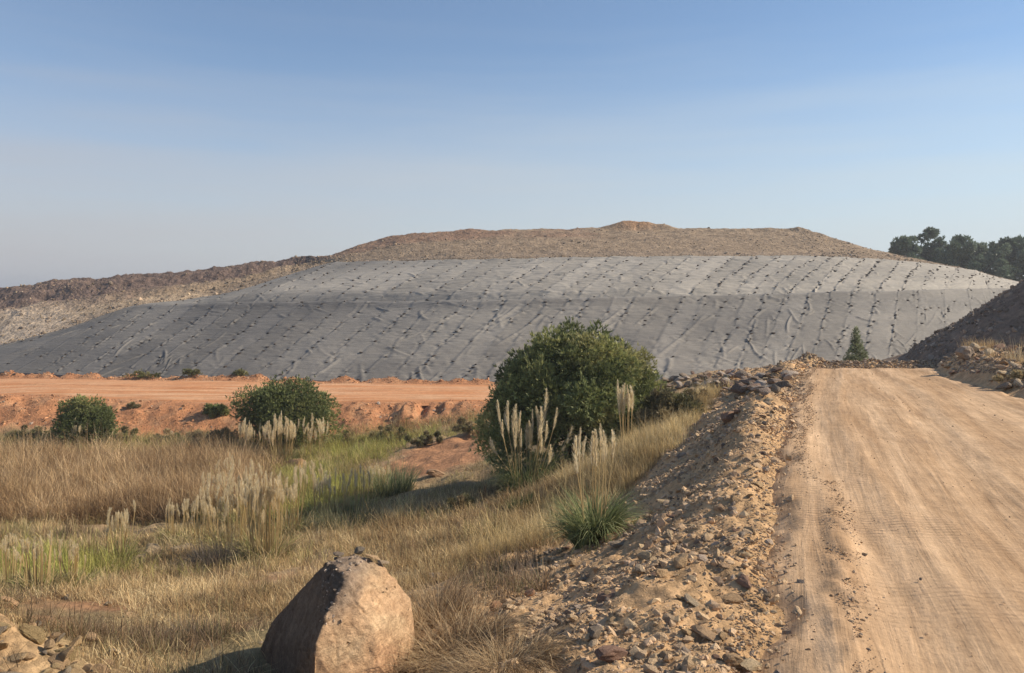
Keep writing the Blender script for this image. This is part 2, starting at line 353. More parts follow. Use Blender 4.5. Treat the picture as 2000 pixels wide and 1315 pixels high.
# orange road across the valley
xs = np.linspace(-90, 38, 640); v2 = np.linspace(-.03, 1.03, 70)
n2, f2 = road2(xs, 0); X2 = np.repeat(xs[:, None], len(v2), 1); Y2 = n2[:, None]*(1-v2)+f2[:, None]*v2
Z2 = hbase(X2, Y2)+Z0+.03+.05*fbm(X2*.12, Y2*.8, 4, 71)-.16*(1-sstep(0, .06, np.minimum(v2, 1-v2)+.02*fbm(X2*.6, Y2*.6, 3, 72)))+.10*np.exp(-((v2-.52-.05*np.sin(X2*.07))/.03)**2)
o = mesh('dirt_road', np.stack([X2, Y2, Z2], -1).reshape(-1, 3), grid_faces(*X2.shape), M_road2, None, True, uv=np.stack([Y2, X2, 0*X2], -1).reshape(-1, 3))
tag(o, kind='structure', label='orange dirt road crossing the valley below the covered slope', cat='road')

# ------------------------------------------------------------------ the covered hill: columns of (foot, bench, sheet top, mid, crest)
HC = [((-900,712,95),(-600,690,105),(-595,689,106),(-590,650,115),(-590,600,135)),
 ((-420,722,80),(-150,707,90),(-145,706,90.5),(-140,645,102),(-140,582,125)),
 ((-250,727,74),(0,681,84),(3,680,84.5),(0,618,100),(0,563,118)),
 ((-60,729,70.5),(150,640,88),(153,639,88.5),(130,592,104),(100,549,118)),
 ((60,732,69),(260,602,93),(268,600,93.7),(240,578,105),(200,543,117)),
 ((130,735,68),(340,598,91),(450,573,104),(420,556,110),(400,523,118)),
 ((250,739,66.5),(450,595,88),(640,515,112),(590,519,115),(560,511,120)),
 ((300,741,66),(500,594,87),(690,513,110),(660,505,114),(640,500,120)),
 ((550,746,64),(730,592,83),(880,508,102),(830,482,112),(760,462,122)),
 ((800,749,63),(950,590,78),(1080,505,98),(1050,472,110),(950,449,122)),
 ((1100,748,62),(1210,585,77),(1320,502,96),(1300,472,108),(1240,445,122)),
 ((1430,742,62),(1495,577,79),(1590,502,96),(1575,478,105),(1530,447,118)),
 ((1555,738,63),(1604,574,80),(1670,504,97),(1655,490,103),(1600,457,115)),
 ((1725,732,65),(1745,571,82),(1790,513,100),(1765,505,103),(1700,487,112)),
 ((1900,728,70),(1880,568,88),(1900,530,104),(1890,527,106),(1850,520,112)),
 ((2150,720,80),(2030,566,100),(1985,552,112),(1985,550,114),(1980,549,118)),
 ((2500,700,100),(2200,580,120),(2100,572,124),(2105,570,126),(2120,569,130)),
 ((2900,690,120),(2500,600,140),(2400,590,145),(2405,588,147),(2420,587,150))]
HW = np.array([[P(*p) for p in col_] for col_ in HC])            # (ncol, 5, 3)
def crom(K, s):
    s = np.clip(s, 0, len(K)-1.0001); i = s.astype(int); f = (s-i)[:, None, None]
    g_ = lambda j: K[np.clip(j, 0, len(K)-1)]
    p0, p1, p2, p3 = g_(i-1), g_(i), g_(i+1), g_(i+2)
    # monotone-ish: damped Catmull-Rom
    m1 = (p2-p0)*.35; m2 = (p3-p1)*.35
    return (2*f**3-3*f**2+1)*p1+(f**3-2*f**2+f)*m1+(-2*f**3+3*f**2)*p2+(f**3-f**2)*m2
def hill_pts(s, t):
    """s (ns,), t (nt,) in row units 0 foot, 1 bench, 2 top, 3 mid, 4 crest, 5 back, negative = below the foot"""
    K = crom(HW, s)                                              # ns,5,3
    below = K[:, 0]+np.array([0, -2., -1.0]); back = K[:, 4]*np.array([1.12, 1.35, 1])+np.array([0, 0, -6.])
    A_ = np.concatenate([below[:, None], K, back[:, None]], 1)
    tt = np.clip(t+1, 0, 5.9999); i = tt.astype(int); f = tt-i
    return A_[:, i]*(1-f)[None, :, None]+A_[:, i+1]*f[None, :, None]
def softbench(Pt, nt_s):
    k = np.array([1, 4, 6, 4, 1])/16.; Q = Pt.copy()
    for _ in range(nt_s):
        Q[:, 2:-2] = sum(k[j]*Q[:, j:Q.shape[1]-4+j] for j in range(5))
    return Q
# rounded hill body
s = np.linspace(0, len(HC)-1.001, 1500)
t = np.r_[np.linspace(-1, 2, 60), np.linspace(2.02, 4, 210), np.linspace(4.03, 5, 24)]
B = softbench(hill_pts(s, t), 1)
S_, T_ = np.meshgrid(s, t, indexing='ij')
up = sstep(2, 2.25, T_)
ridge = 1-sstep(6.2, 7.6, S_)                                    # the rough cut bank at the left
xx, yy = B[..., 0], B[..., 1]
am = up*(.14+.12*sstep(2.8, 3.9, T_)+.42*ridge*sstep(2.2, 3.2, T_))
B[..., 2] += am*fbm(xx*.35, yy*.35, 5, 81, .6)+up*.09*fbm(xx*1.7, yy*1.7, 4, 82)+up*ridge*.3*np.abs(fbm(xx*.16, yy*.5, 4, 83))
B[..., 2] += .20*sstep(3.6, 4, T_)*(1-sstep(4, 4.4, T_))*fbm(xx*.5, yy*.5, 4, 87, .7)
# terraces in the cut bank and loose mounds on the crest
B[..., 2] += ridge*up*.5*np.sin(T_*9+2*fbm(xx*.1, yy*.1, 3, 84))*sstep(2.3, 3, T_)*(T_ < 4)
for px_, w_, h_ in ((1240, 2.2, 1.05), (1208, 1.8, .6), (1272, 1.8, .6), (1300, 1.2, .5), (1540, 1.6, .3), (905, 2., .3)):
    cx = (px_-1000)/F*121; B[..., 2] += h_*np.exp(-((xx-cx)/w_)**2-((T_-3.97)/.10)**2)
B[..., 2] -= .35*(1-sstep(1.95, 2.12, T_))+.7*(1-sstep(1.6, 1.95, T_))*sstep(-.2, .3, T_)
hb = np.array([.285, .22, .155]); hr = np.array([.17, .125, .105]); hl = np.array([.42, .33, .23])
nA = fbm(xx*.11, yy*.11, 5, 85); nB = fbm(xx*.6, yy*.6, 4, 86)
hc = np.ones(xx.shape+(3,))*hb
hc = lay(hc, sstep(-.1, .5, nB)*.5, [.35, .27, .19])
hc = lay(hc, (1-sstep(2.15, 2.5, T_+.15*nB))*.6*up, [.27, .215, .165])
hc = lay(hc, sstep(-.15, .25, (S_-9.2)*-.35+nA*.7)*sstep(3.2, 3.6, T_+.3*nA)*.8, [.26, .165, .115])
hc = lay(hc, ridge*sstep(2.7, 3.1, T_+.35*nA+.12*nB), hr)
hc = lay(hc, ridge*(1-sstep(2.5, 3.1, T_+.5*nA))*sstep(-.2, .3, nA)*.8, hl)
hc = lay(hc, ridge*np.exp(-((S_-2.3)/.8)**2)*(1-sstep(2.7, 3.3, T_+.3*nB))*.8, [.48, .40, .31])
hc = lay(hc, np.exp(-((xx-19.5)/3)**2-((T_-3.97)/.15)**2), [.42, .25, .14])
o = mesh('hill', B.reshape(-1, 3), grid_faces(*xx.shape), M_hill, hc.reshape(-1, 3), True)
tag(o, kind='structure', label='broad flat-topped waste hill with a rough cut bank at its left', cat='hill')

# geotextile cover
s0, s1 = 1.02, 15.4
ns, ntl, ntu = 1500, 270, 180
ss = np.linspace(s0, s1, ns); ts = np.r_[np.linspace(-.02, 1, ntl), np.linspace(1.005, 2.0, ntu)]
G = softbench(hill_pts(ss, ts), 5)
S2, T2 = np.meshgrid(ss, ts, indexing='ij')
# pull the bench in: a narrow near-level terrace
G[..., 2] += .10-.55*np.exp(-((T2-1.10)/.07)**2)*(T2 > 0)+.25*np.exp(-((T2-.97)/.05)**2)
dA = np.linalg.norm(np.diff(G[:, ntl-1], axis=0), axis=1); Aa = np.r_[0, np.cumsum(dA)]
AA = np.repeat(Aa[:, None], len(ts), 1)
BB = np.concatenate([np.zeros((ns, 1)), np.cumsum(np.linalg.norm(np.diff(G, axis=1), axis=2), axis=1)], 1)
dz = np.zeros(AA.shape)
benchpx = np.array([np.interp(s_, ss, 1000+F*G[:, ntl-1, 0]/G[:, ntl-1, 1]) for s_ in ss])
seam_px = []; q = 20.
while q < 2080: seam_px.append(q); q += 43+random.uniform(-7, 9)
seam_s = np.interp(seam_px, benchpx, ss); seam_a = np.interp(seam_s, ss, Aa)
wig = .35*fbm(AA*.15, BB*.18, 3, 91)
seamline = np.zeros(AA.shape)
for i_, a_ in enumerate(seam_a):
    dd = AA-a_-wig
    seamline += np.exp(-(dd/.15)**2)*(.018+.016*(i_ % 3))*(.45+.9*vnoise(BB*.35+i_*7, BB*0, 92))
    seamline += .018*np.tanh(dd/.15)*np.exp(-(dd/1.3)**2)
dz += seamline
rt_ = .35+.65*sstep(35, 70, AA)
dz += .03*fbm(AA*.35, BB*2.2, 4, 93, .6)+.045*rt_*fbm(AA*.8+BB*.5, BB*.8, 4, 94)+.16*fbm(AA*.16, BB*.16, 3, 95)
up2 = sstep(0, .2, T2-1); rt = sstep(40, 75, AA)
dz += up2*.06*(np.abs(fbm(AA*.35+BB*.3, BB*1.6-AA*.25, 4, 96))-.15)*2*(.5+rt)
# long tension folds
arr_a = Aa
def fold(a0, b0, ang, ln, wd, ht, curve):
    n_p = int(ln/.18)+2
    for k in range(n_p):
        th = ang+curve*(k/n_p); a0 += .18*math.cos(th); b0 -= .18*math.sin(th)
        i0, i1 = np.searchsorted(arr_a, [a0-3*wd, a0+3*wd])
        if i1-i0 < 2: continue
        bcol = BB[(i0+i1)//2 if i1 < ns else ns-1]; j0, j1 = np.searchsorted(bcol, [b0-3*wd, b0+3*wd])
        if j1-j0 < 2: continue
        wgt = min(1, 4*k/n_p, 4*(n_p-k)/n_p)
        d2 = ((AA[i0:i1, j0:j1]-a0)**2+(BB[i0:i1, j0:j1]-b0)**2)/(wd*wd)
        np.maximum(FZ[i0:i1, j0:j1], ht*wgt*np.exp(-d2), out=FZ[i0:i1, j0:j1])
FZ = np.zeros(AA.shape)
Atot = Aa[-1]
for k in range(240):
    r_ = random.random(); a0 = (38+r_*(Atot-55)) if k % 3 else r_*Atot
    if k % 7 < 4: b0 = random.uniform(2, 17); ang = random.choice((R(95), R(75), R(60), R(48), R(110)))+random.uniform(-.2, .2); ln = random.uniform(1.5, 6)
    else: b0 = random.uniform(18, 36); ang = random.uniform(R(5), R(70)); ln = random.uniform(1.5, 4.5)
    if a0 < 38: ang = random.uniform(R(80), R(125))
    fold(a0, b0, ang, ln, random.uniform(.10, .20), random.uniform(.04, .15), random.uniform(-.9, .9))
for pxa, ln in ((1090, 9), (1400, 13), (1010, 6), (1230, 7)):
    fold(float(np.interp(pxa, benchpx, Aa)), 15.5, R(98), ln, .17, .13, .25)
dz += FZ
# anchor stones along the seams, dimpling the sheet
anch = []
for i_, (sp_, sa_) in enumerate(zip(seam_s, seam_a)):
    if sp_ > 14.4: continue
    i0 = min(ns-1, int(np.searchsorted(ss, sp_))); bmax = BB[i0, -1]; b_ = random.uniform(.3, 1.2); bb_ = BB[i0, ntl-1]
    right = seam_px[i_] > 1290; vr = seam_px[i_] > 1765
    dens = random.choice((.8, 1., 1.5))
    while b_ < bmax-.2:
        skip = (seam_px[i_] < 230 and random.random() < .6)
        if not skip:
            anch.append((sa_+.35*float(fbm(np.array([sa_*.15]), np.array([b_*.18]), 3, 91)[0])+random.gauss(0, .2+.3*vr), b_, random.uniform(.5, 1.3)))
        st = random.choice((random.uniform(.6, 1.1), random.uniform(1.0, 2.4), random.uniform(1.5, 3.0)))
        if b_ > bb_ and right and not vr: st = random.uniform(.55, 1.1)*dens
        if vr: st = random.uniform(1.6, 2.8)
        if random.random() < .12: st += 1.5
        b_ += st
a17 = float(np.interp(1770, benchpx, Aa)); a20 = float(np.interp(2010, benchpx, Aa))
for k in range(110):
    a_ = random.uniform(a17, a20); bm_ = BB[min(ns-1, int(np.searchsorted(Aa, a_))), -1]; anch.append((a_, random.uniform(2, max(4, bm_-.5)), random.uniform(.8, 1.3)))
def samp(arr, a, b_):
    i = np.clip(np.searchsorted(Aa, a), 1, ns-1); j = np.clip(np.searchsorted(BB[i], b_), 1, BB.shape[1]-1)
    return arr[i, j]
for a_, b_, z_ in anch:
    i0, i1 = np.searchsorted(Aa, [a_-1.3, a_+1.3]); bc = BB[min(ns-1, (i0+i1)//2)]; j0, j1 = np.searchsorted(bc, [b_-1.1, b_+1.1])
    if i1-i0 < 2 or j1-j0 < 2: continue
    da = AA[i0:i1, j0:j1]-a_; db = BB[i0:i1, j0:j1]-b_; rr = np.hypot(da, db); an = np.arctan2(db, da)
    ph = random.uniform(0, 6); dz[i0:i1, j0:j1] +=   .04*np.exp(-((rr-.5)/.35)**2)*np.sin(an*random.choice((3, 4, 5))+ph)-.05*np.exp(-(rr/.3)**2)
edge_in = np.minimum(sstep(s0, s0+.05, S2), 1-sstep(15.3, 15.4, S2))
G[..., 2] += dz*edge_in-.25*(1-edge_in)
Gd = G.copy(); Gd[:, 0, 2] -= .5
Gd[:, -1, 2] -= .25
sc = np.ones(AA.shape+(3,))*np.array([.140, .131, .120])
dust_light = np.clip(.05+.25*rt+up2*(.36+.26*rt)+.5*fbm(AA*.06, BB*.09, 4, 97), 0, 1)  # pale dust, plus the sunnier upper tier and right side painted in
sc = lay(sc, dust_light, [.37, .335, .285])
strip = hash2(np.searchsorted(seam_a, AA-wig).astype(float), (T2 > 1).astype(float), 5)
sc *= (.88+.24*strip)[..., None]
sc *= (1+.22*np.exp(-((T2-1.02)/.05)**2))[..., None]
o = mesh('geotextile_sheet', Gd.reshape(-1, 3), grid_faces(*AA.shape), M_sheet, sc.reshape(-1, 3), True, uv=np.stack([AA, BB, 0*AA], -1).reshape(-1, 3))
tag(o, 'wrinkled grey geotextile sheet spread over both tiers of the hillside', 'sheet')

# ------------------------------------------------------------------ stones
def rock_geo(sub, seed, flat=.7, cuts=9):
    r = np.random.default_rng(seed)
    bm = bmesh.new(); bmesh.ops.create_icosphere(bm, subdivisions=sub, radius=1)
    V_ = np.array([v_.co[:] for v_ in bm.verts]); F_ = np.array([[v_.index for v_ in f.verts] for f in bm.faces]); bm.free()
    for _ in range(cuts):
        nn = r.normal(size=3); nn /= np.linalg.norm(nn); dd = r.uniform(.42, .8)
        k = V_@nn; V_ = V_-np.maximum(k-dd, 0)[:, None]*nn
    V_ = V_*np.array([1, r.uniform(.6, .95), flat*r.uniform(.7, 1.1)])
    V_ += r.normal(size=V_.shape)*.018
    return V_, F_
SM = [rock_geo(1, i, .65, 7) for i in range(10)]; MD = [rock_geo(2, 100+i, .7, 10) for i in range(12)]
FINE = [rock_geo(3, 300+i, .75, 14) for i in range(5)]
def rotm(rx, ry_, rz):
    cx, sx, cy, sy, cz, sz = np.cos(rx), np.sin(rx), np.cos(ry_), np.sin(ry_), np.cos(rz), np.sin(rz); o_ = np.zeros(rx.shape+(3, 3))
    o_[..., 0, 0] = cz*cy; o_[..., 0, 1] = cz*sy*sx-sz*cx; o_[..., 0, 2] = cz*sy*cx+sz*sx
    o_[..., 1, 0] = sz*cy; o_[..., 1, 1] = sz*sy*sx+cz*cx; o_[..., 1, 2] = sz*sy*cx-cz*sx
    o_[..., 2, 0] = -sy; o_[..., 2, 1] = cy*sx; o_[..., 2, 2] = cy*cx
    return o_
def scatter(name, geos, Ps, Sz, Cs, mat, tilt=.35, smooth=False):
    N = len(Ps); kk = rng.integers(0, len(geos), N); Vs = []; Fs = []; Cc = []; off = 0
    Rm = rotm(rng.normal(0, tilt, N), rng.normal(0, tilt, N), rng.uniform(0, 6.28, N))
    for k, (gv, gf) in enumerate(geos):
        idx = np.where(kk == k)[0]
        if not len(idx): continue
        st = rng.uniform(.75, 1.3, (len(idx), 1, 3)); v_ = gv[None]*st*Sz[idx][:, None, None]
        v_ = np.einsum('nij,nvj->nvi', Rm[idx], v_)+Ps[idx][:, None]
        Vs.append(v_.reshape(-1, 3)); nv = len(gv)
        Fs.append((gf[None]+(np.arange(len(idx))*nv)[:, None, None]+off).reshape(-1, gf.shape[1])); off += nv*len(idx)
        Cc.append(np.repeat(Cs[idx], nv, 0))
    return mesh(name, np.concatenate(Vs), [np.concatenate(Fs)], mat, np.concatenate(Cc), smooth)
def stonecol(N, base=(.40, .29, .19), sd=.22, grey=.25):
    c_ = np.array(base)[None]*np.exp(rng.normal(0, sd, (N, 1)))*(1+rng.normal(0, .012, (N, 3)))
    g_ = rng.random(N) < grey; c_[g_] = np.array([.28, .22, .17])*np.exp(rng.normal(0, .25, (g_.sum(), 1)))
    return np.maximum(c_*np.minimum(1, .60/c_.max(1, keepdims=True)), .03)
def put(Xs, Ys, sink, Sz): return np.stack([Xs, Ys, hg(Xs, Ys)+Sz*sink], -1)

# gravel on the bank (uncountable)
N = 50000
yy_ = 3.2*np.exp(rng.random(N)*math.log(36/3.2)); of = np.abs(rng.normal(0, 1, N))*(1.5+.5*wide(yy_))+rng.uniform(-.35, 1.2, N)
xx_ = Lx(yy_)-of+.15
sz = .005+.0065*rng.pareto(1.55, N)*(.6+.5*(yy_/12)); sz = np.clip(sz+.0012*yy_, .01, .055+.0028*yy_)
keep = (rng.random(N) < .35+.9*(fbm(xx_*.8, yy_*.8, 3, 101)+.3))
xx_, yy_, sz = xx_[keep], yy_[keep], sz[keep]
o = scatter('gravel', SM, put(xx_, yy_, .0, sz), sz, stonecol(len(sz), (.56, .40, .25), .24, .16), M_stone, .5); tag(o, 'loose tan gravel covering the bank beside the haul road', 'gravel', kind='stuff')
# grit on the road windrow and shoulders
N = 11000
yy_ = 3.4*np.exp(rng.random(N)*math.log(34/3.4)); a_ = np.where(rng.random(N) < .7, .75+.1*np.sin(yy_*.9)+rng.normal(0, .10, N), rng.random(N)**4*7)
a_ = np.where((a_ < 1.2) & (yy_ > 10), a_*.7, a_); xx_ = Lx(yy_)+a_
sz = np.clip(.003+.0025*rng.pareto(2., N), .003, .016)*(1+yy_*.04)
o = scatter('road_grit', SM, np.stack([xx_, yy_, hbase(xx_, yy_)+Z0+.02+.04*np.exp(-((a_-.75)/.16)**2)*(yy_ < 9)], -1), sz, stonecol(N, (.42, .29, .18), .25), M_stone); tag(o, 'fine grit lying along the road shoulder and wheel marks', 'grit', kind='stuff')
# gravel on the far side of the bend, valley bank and hill
N = 7000
yy_ = rng.uniform(10, 36, N); xx_ = Rx(yy_)+.2+np.abs(rng.normal(0, 1.6, N)); sz = np.clip(.03+.02*rng.pareto(2, N), .02, .12)
o = scatter('verge_gravel', SM, put(xx_, yy_, .1, sz), sz, stonecol(N, (.33, .245, .165), .3, .4), M_stone, .5); tag(o, 'loose stony rubble along the right verge under the heap', 'gravel', kind='stuff')
N = 9000
sx_ = rng.uniform(1.2, 14.8, N); tx_ = np.where(rng.random(N) < .35, 2.02+np.abs(rng.normal(0, .05, N)), rng.uniform(2.03, 4.02, N))
si = np.clip(np.searchsorted(s, sx_), 0, len(s)-1); ti = np.clip(np.searchsorted(t, tx_), 0, len(t)-1)
pp = B[si, ti]+np.c_[rng.normal(0, .1, N), rng.normal(0, .1, N), np.zeros(N)]; sz = np.clip(.07+.05*rng.pareto(2.2, N), .05, .35)*np.where(sx_ < 6.5, 1.25, .9)
cc_ = stonecol(N, (.34, .26, .18), .3, .35); cc_[sx_ < 6.5] *= .8
o = scatter('hill_rubble', SM, pp, sz, cc_, M_farstone, .6); tag(o, 'scattered rubble on the bare upper part of the hill', 'rubble', kind='stuff')
N = 7000
xx_ = rng.uniform(-55, 12, N); n2, f2 = road2(xx_, 0); sel = rng.random(N)
yy_ = np.where(sel < .55, n2-rng.uniform(-.5, 4.6, N), f2+rng.normal(.8, .6, N)); sz = np.clip(.04+.03*rng.pareto(2.2, N), .03, .2)
o = scatter('clods', SM, put(xx_, yy_, .1, sz), sz, stonecol(N, (.42, .22, .115), .25, .15), M_farstone, .6); tag(o, 'orange clods and stones on the cut bank of the valley road', 'clods', kind='stuff')

# individual stones
PROTO = {}
def proto(kind, k, base, geos):
    key = (kind, k)
    if key not in PROTO:
        gv, gf = geos[k % len(geos)]
        c_ = np.tile(stonecol(1, base, .16, .0), (len(gv), 1))
        o_ = mesh(kind, gv, [gf], M_stone if kind != 'anchor_stone' else M_anchor, c_, False, link=False)
        PROTO[key] = o_.data; bpy.data.objects.remove(o_)
    return PROTO[key]
def stone(name, loc, size, rot, base, geos, k, label, cat='stone', group=None):
    o_ = bpy.data.objects.new(name, proto(name+str(base), k, base, geos) if name != 'anchor_stone' else proto('anchor_stone', k, base, geos))
    COL.objects.link(o_); o_.location = loc; o_.scale = size if isinstance(size, tuple) else (size,)*3; o_.rotation_euler = rot
    return tag(o_, label, cat, group)
# named stones read off the photograph: (col, row, dist guess, size xyz m, rot, colour, label)
def ground_hit(px, py):
    D = np.arange(3., 110, .02 if py > 900 else .05); x_ = (px-1000)/F*D; z_ = Z0+(HZ-py)/F*D; h_ = hg(x_, D)
    k = np.argmax(z_ < h_); return float(x_[k]), float(D[k]), float(h_[k])
TAN = (.54, .37, .215); PUR = (.33, .21, .15); GRY = (.33, .265, .20); PALE = (.60, .46, .30)
NS = [(1200,1290,(.19,.13,.10),(.2,.1,.4),PUR,0,'flat reddish brown slab at the bottom edge of the rubble bank'),
 (1452,1142,(.12,.07,.07),(.1,.2,-.8),PUR,1,'elongated purplish stone near the road edge of the bank'),
 (1425,1178,(.13,.10,.08),(.3,.1,.5),TAN,2,'squat tan stone just below the elongated purplish stone'),
 (1330,1105,(.14,.10,.09),(.2,-.2,.2),TAN,3,'tan block with a dark left face in the middle of the bank'),
 (1295,1125,(.12,.09,.08),(.5,.3,1.2),TAN,4,'rounded pinkish tan stone left of the block with the dark face'),
 (1260,1095,(.09,.10,.14),(.2,.4,.1),PALE,5,'upright pale pink stone leaning on the bank below the pampas'),
 (1250,1120,(.10,.08,.10),(.1,.2,.8),GRY,6,'dark ridged stone at the foot of the upright pale one'),
 (1205,1070,(.17,.12,.10),(.1,.1,.3),GRY,7,'dark shaded boulder beside the nearer pampas clump'),
 (1355,1180,(.06,.26,.05),(.1,.1,.35),PALE,8,'long thin pale stone lying down the bank'),
 (1375,1240,(.08,.24,.06),(.1,.15,.6),TAN,9,'long tan slab half buried at the bottom of the bank'),
 (1310,1215,(.08,.06,.06),(.3,.3,.3),PALE,10,'small pale wedge of stone left of the long tan slab'),
 (1410,1250,(.08,.07,.06),(.2,.5,.9),TAN,11,'tan stone right of the long tan slab'),
 (1435,1300,(.11,.09,.08),(.2,.2,.2),TAN,0,'tan stone at the bottom edge near the road'),
 (1465,1308,(.13,.10,.07),(.1,.2,1.),PALE,2,'flat pale slab at the bottom edge near the road'),
 (1160,1245,(.10,.08,.08),(.3,.2,.5),GRY,3,'dark stone half in shade above the flat reddish slab'),
 (1035,1165,(.06,.06,.13),(.1,.5,.2),(.45,.27,.17),5,'upright orange pointed stone standing in the dry grass'),
 (970,1190,(.10,.07,.13),(.3,.3,.7),(.46,.27,.16),4,'orange upright slab left of the pointed stone'),
 (990,1235,(.16,.05,.06),(.1,.6,1.0),GRY,8,'grey splintered stone lying below the orange slab'),
 (920,1060,(.28,.18,.10),(.2,.15,.3),TAN,6,'tan slab among dry grass left of the pampas'),
 (935,1035,(.26,.16,.14),(.2,.3,1.5),GRY,7,'dark tilted stone above the tan slab in the grass'),
 (950,1092,(.10,.08,.07),(.2,.2,.3),PALE,9,'pale stone poking from the grass behind the big boulder'),
 (1230,865,(.28,.16,.14),(.1,.4,.5),(.62,.52,.36),1,'bright yellowish stone at the base of the far pampas stalks'),
 (1422,825,(.32,.24,.26),(.1,.2,.4),PUR,3,'dark brown boulder on the bank shoulder near the bend'),
 (1395,800,(.36,.13,.10),(.1,.3,2.5),GRY,4,'long grey stone leaning beside the dark brown boulder'),
 (1165,1000,(.22,.14,.11),(.1,.2,.2),TAN,5,'tan stone between the two pampas clumps'),
 (1300,985,(.20,.13,.08),(.1,.2,.2),PALE,2,'flat pale stone in the shaded gravel of the bank'),
 (1890,705,(.62,.42,.55),(.2,.3,.4),GRY,5,'large dark boulder among rubble at the foot of the heap'),
 (1905,688,(.26,.2,.42),(.1,.5,.2),PALE,4,'pale pointed stone leaning on the large dark boulder'),
 (1960,735,(.30,.2,.2),(.1,.3,.2),PALE,9,'pale stone at the right edge of the rubble verge'),
 (1690,1085,(.035,.03,.028),(.1,.1,.2),PALE,10,'small lone pale stone lying on the haul road'),
 (12,1188,(.22,.19,.17),(.2,.2,.2),(.52,.33,.19),0,'orange tan boulder at the left edge of the frame'),
 (55,1245,(.16,.14,.12),(.2,.5,.2),(.40,.28,.14),2,'yellow brown stone below the orange boulder'),
 (128,1288,(.13,.11,.13),(.3,.2,1.),(.52,.38,.20),4,'yellow stone at the lower left pile, right of the brown one'),
 (225,1290,(.10,.07,.15),(.5,.2,.3),GRY,5,'dark upright stone in the lower left grass'),
 (300,1088,(.60,.40,.34),(.1,.1,.2),(.33,.26,.17),6,'low grey brown outcrop under the middle pampas clumps'),
 (355,1080,(.50,.32,.32),(.1,.2,1.),(.36,.29,.20),7,'second slab of the low outcrop, nearer the bare shrub'),
 (270,1100,(.32,.24,.26),(.2,.2,.5),(.28,.22,.14),8,'left end stone of the low outcrop'),
 (577,918,(.85,.7,.75),(.1,.1,.2),(.42,.26,.14),9,'orange clod mound standing in the green grass'),
 (850,930,(.5,.35,.3),(.1,.1,.2),(.40,.27,.17),10,'tan boulder on the slope left of the far pampas clump'),
]
for px, py, sz_, ro, cb, k, lb in NS:
    x_, y_, z_ = ground_hit(px, py); g_ = FINE if sz_[0]*F/y_ > 22 else MD
    stone('rock', (x_, y_, z_+sz_[2]*.28), sz_, ro, cb, g_, k, lb, 'rock')
random.seed(10)
for k in range(46):
    px = random.uniform(-60, 230); py = random.uniform(1195+.45*max(px, 0), 1335); x_, y_, z_ = ground_hit(px, py); s_ = random.uniform(.035, .10)
    stone('pile_stone', (x_, y_, z_+s_*random.uniform(.1, .8)), (s_*random.uniform(.8, 1.5), s_, s_*random.uniform(.6, 1)), (random.uniform(-.6, .6), random.uniform(-.6, .6), random.uniform(0, 6)),
          random.choice(((.50, .36, .20), (.44, .30, .17), TAN, GRY)), MD, random.randrange(12), 'tan or brown stone in the pile at the lower left corner', 'stone', 'stones piled in the lower left corner')
# loose stones on the bank
random.seed(11); cnt = 0
while cnt < 190:
    y_ = 3.8*math.exp(random.random()*math.log(30/3.8)); x_ = float(Lx(y_))-.05-abs(random.gauss(0, 1.4))
    s_ = min(.022+.014*random.paretovariate(1.8)+.002*y_, .11+.003*y_)
    z_ = float(hg(x_, y_))
    stone('loose_stone', (x_, y_, z_+s_*.05), (s_*random.uniform(.8, 1.5), s_, s_*random.uniform(.6, 1)), (random.uniform(-.5, .5), random.uniform(-.5, .5), random.uniform(0, 6)),
          random.choice((TAN, TAN, TAN, TAN, (.50, .35, .22), PALE, GRY, PUR)), MD, random.randrange(12), 'loose angular stone lying on the rubble bank left of the haul road', 'stone', 'stones on the rubble bank')
    cnt += 1
random.seed(19)
for k in range(60):
    px = random.uniform(60, 1120); py = random.uniform(1040, 1300); x_, y_, z_ = ground_hit(px, py)
    if 500 < px < 830 and y_ < 8.7 or x_ > Lx(y_)-3: continue
    s_ = .05+.03*random.paretovariate(2.5); s_ = min(s_, .2)
    stone('slope_stone', (x_, y_, z_+s_*.35), (s_*random.uniform(.8, 1.5), s_, s_*random.uniform(.6, 1)), (random.uniform(-.5, .5), random.uniform(-.5, .5), random.uniform(0, 6)),
          random.choice((TAN, PALE, GRY, (.48, .33, .20))), MD, random.randrange(12), 'stone lying among the dry grass of the near slope', 'stone', 'stones in the dry grass of the slope')
# dark pile on the outer shoulder of the bend
random.seed(12)
for k in range(120):
    px = random.uniform(1292, 1545); py = random.triangular(728, 778, 752)
    x_, y_, z_ = ground_hit(px, py); s_ = random.triangular(.08, .34, .15)
    stone('pile_stone', (x_, y_, z_+s_*random.uniform(.1, .8)), (s_*random.uniform(.8, 1.5), s_, s_*random.uniform(.6, 1)), (random.uniform(-.6, .6), random.uniform(-.6, .6), random.uniform(0, 6)),
          random.choice(((.24, .19, .15), (.28, .22, .17), (.24, .165, .125), (.40, .33, .27))), MD, random.randrange(12), 'grey brown stone heaped on the outer shoulder of the bend behind the bush', 'stone', 'stones piled on the shoulder of the bend')
N = 3500; xx_ = rng.uniform(12.5, 22, N); yy_ = 34.4+rng.normal(0, .8, N); sz = np.clip(.03+.02*rng.pareto(2, N), .02, .12)
o = scatter('berm_gravel', SM, put(xx_, yy_, .1, sz), sz, stonecol(N, (.34, .25, .165), .3, .4), M_stone, .5); tag(o, 'loose rubble on the low berm closing the bend beyond the crest', 'gravel', kind='stuff')
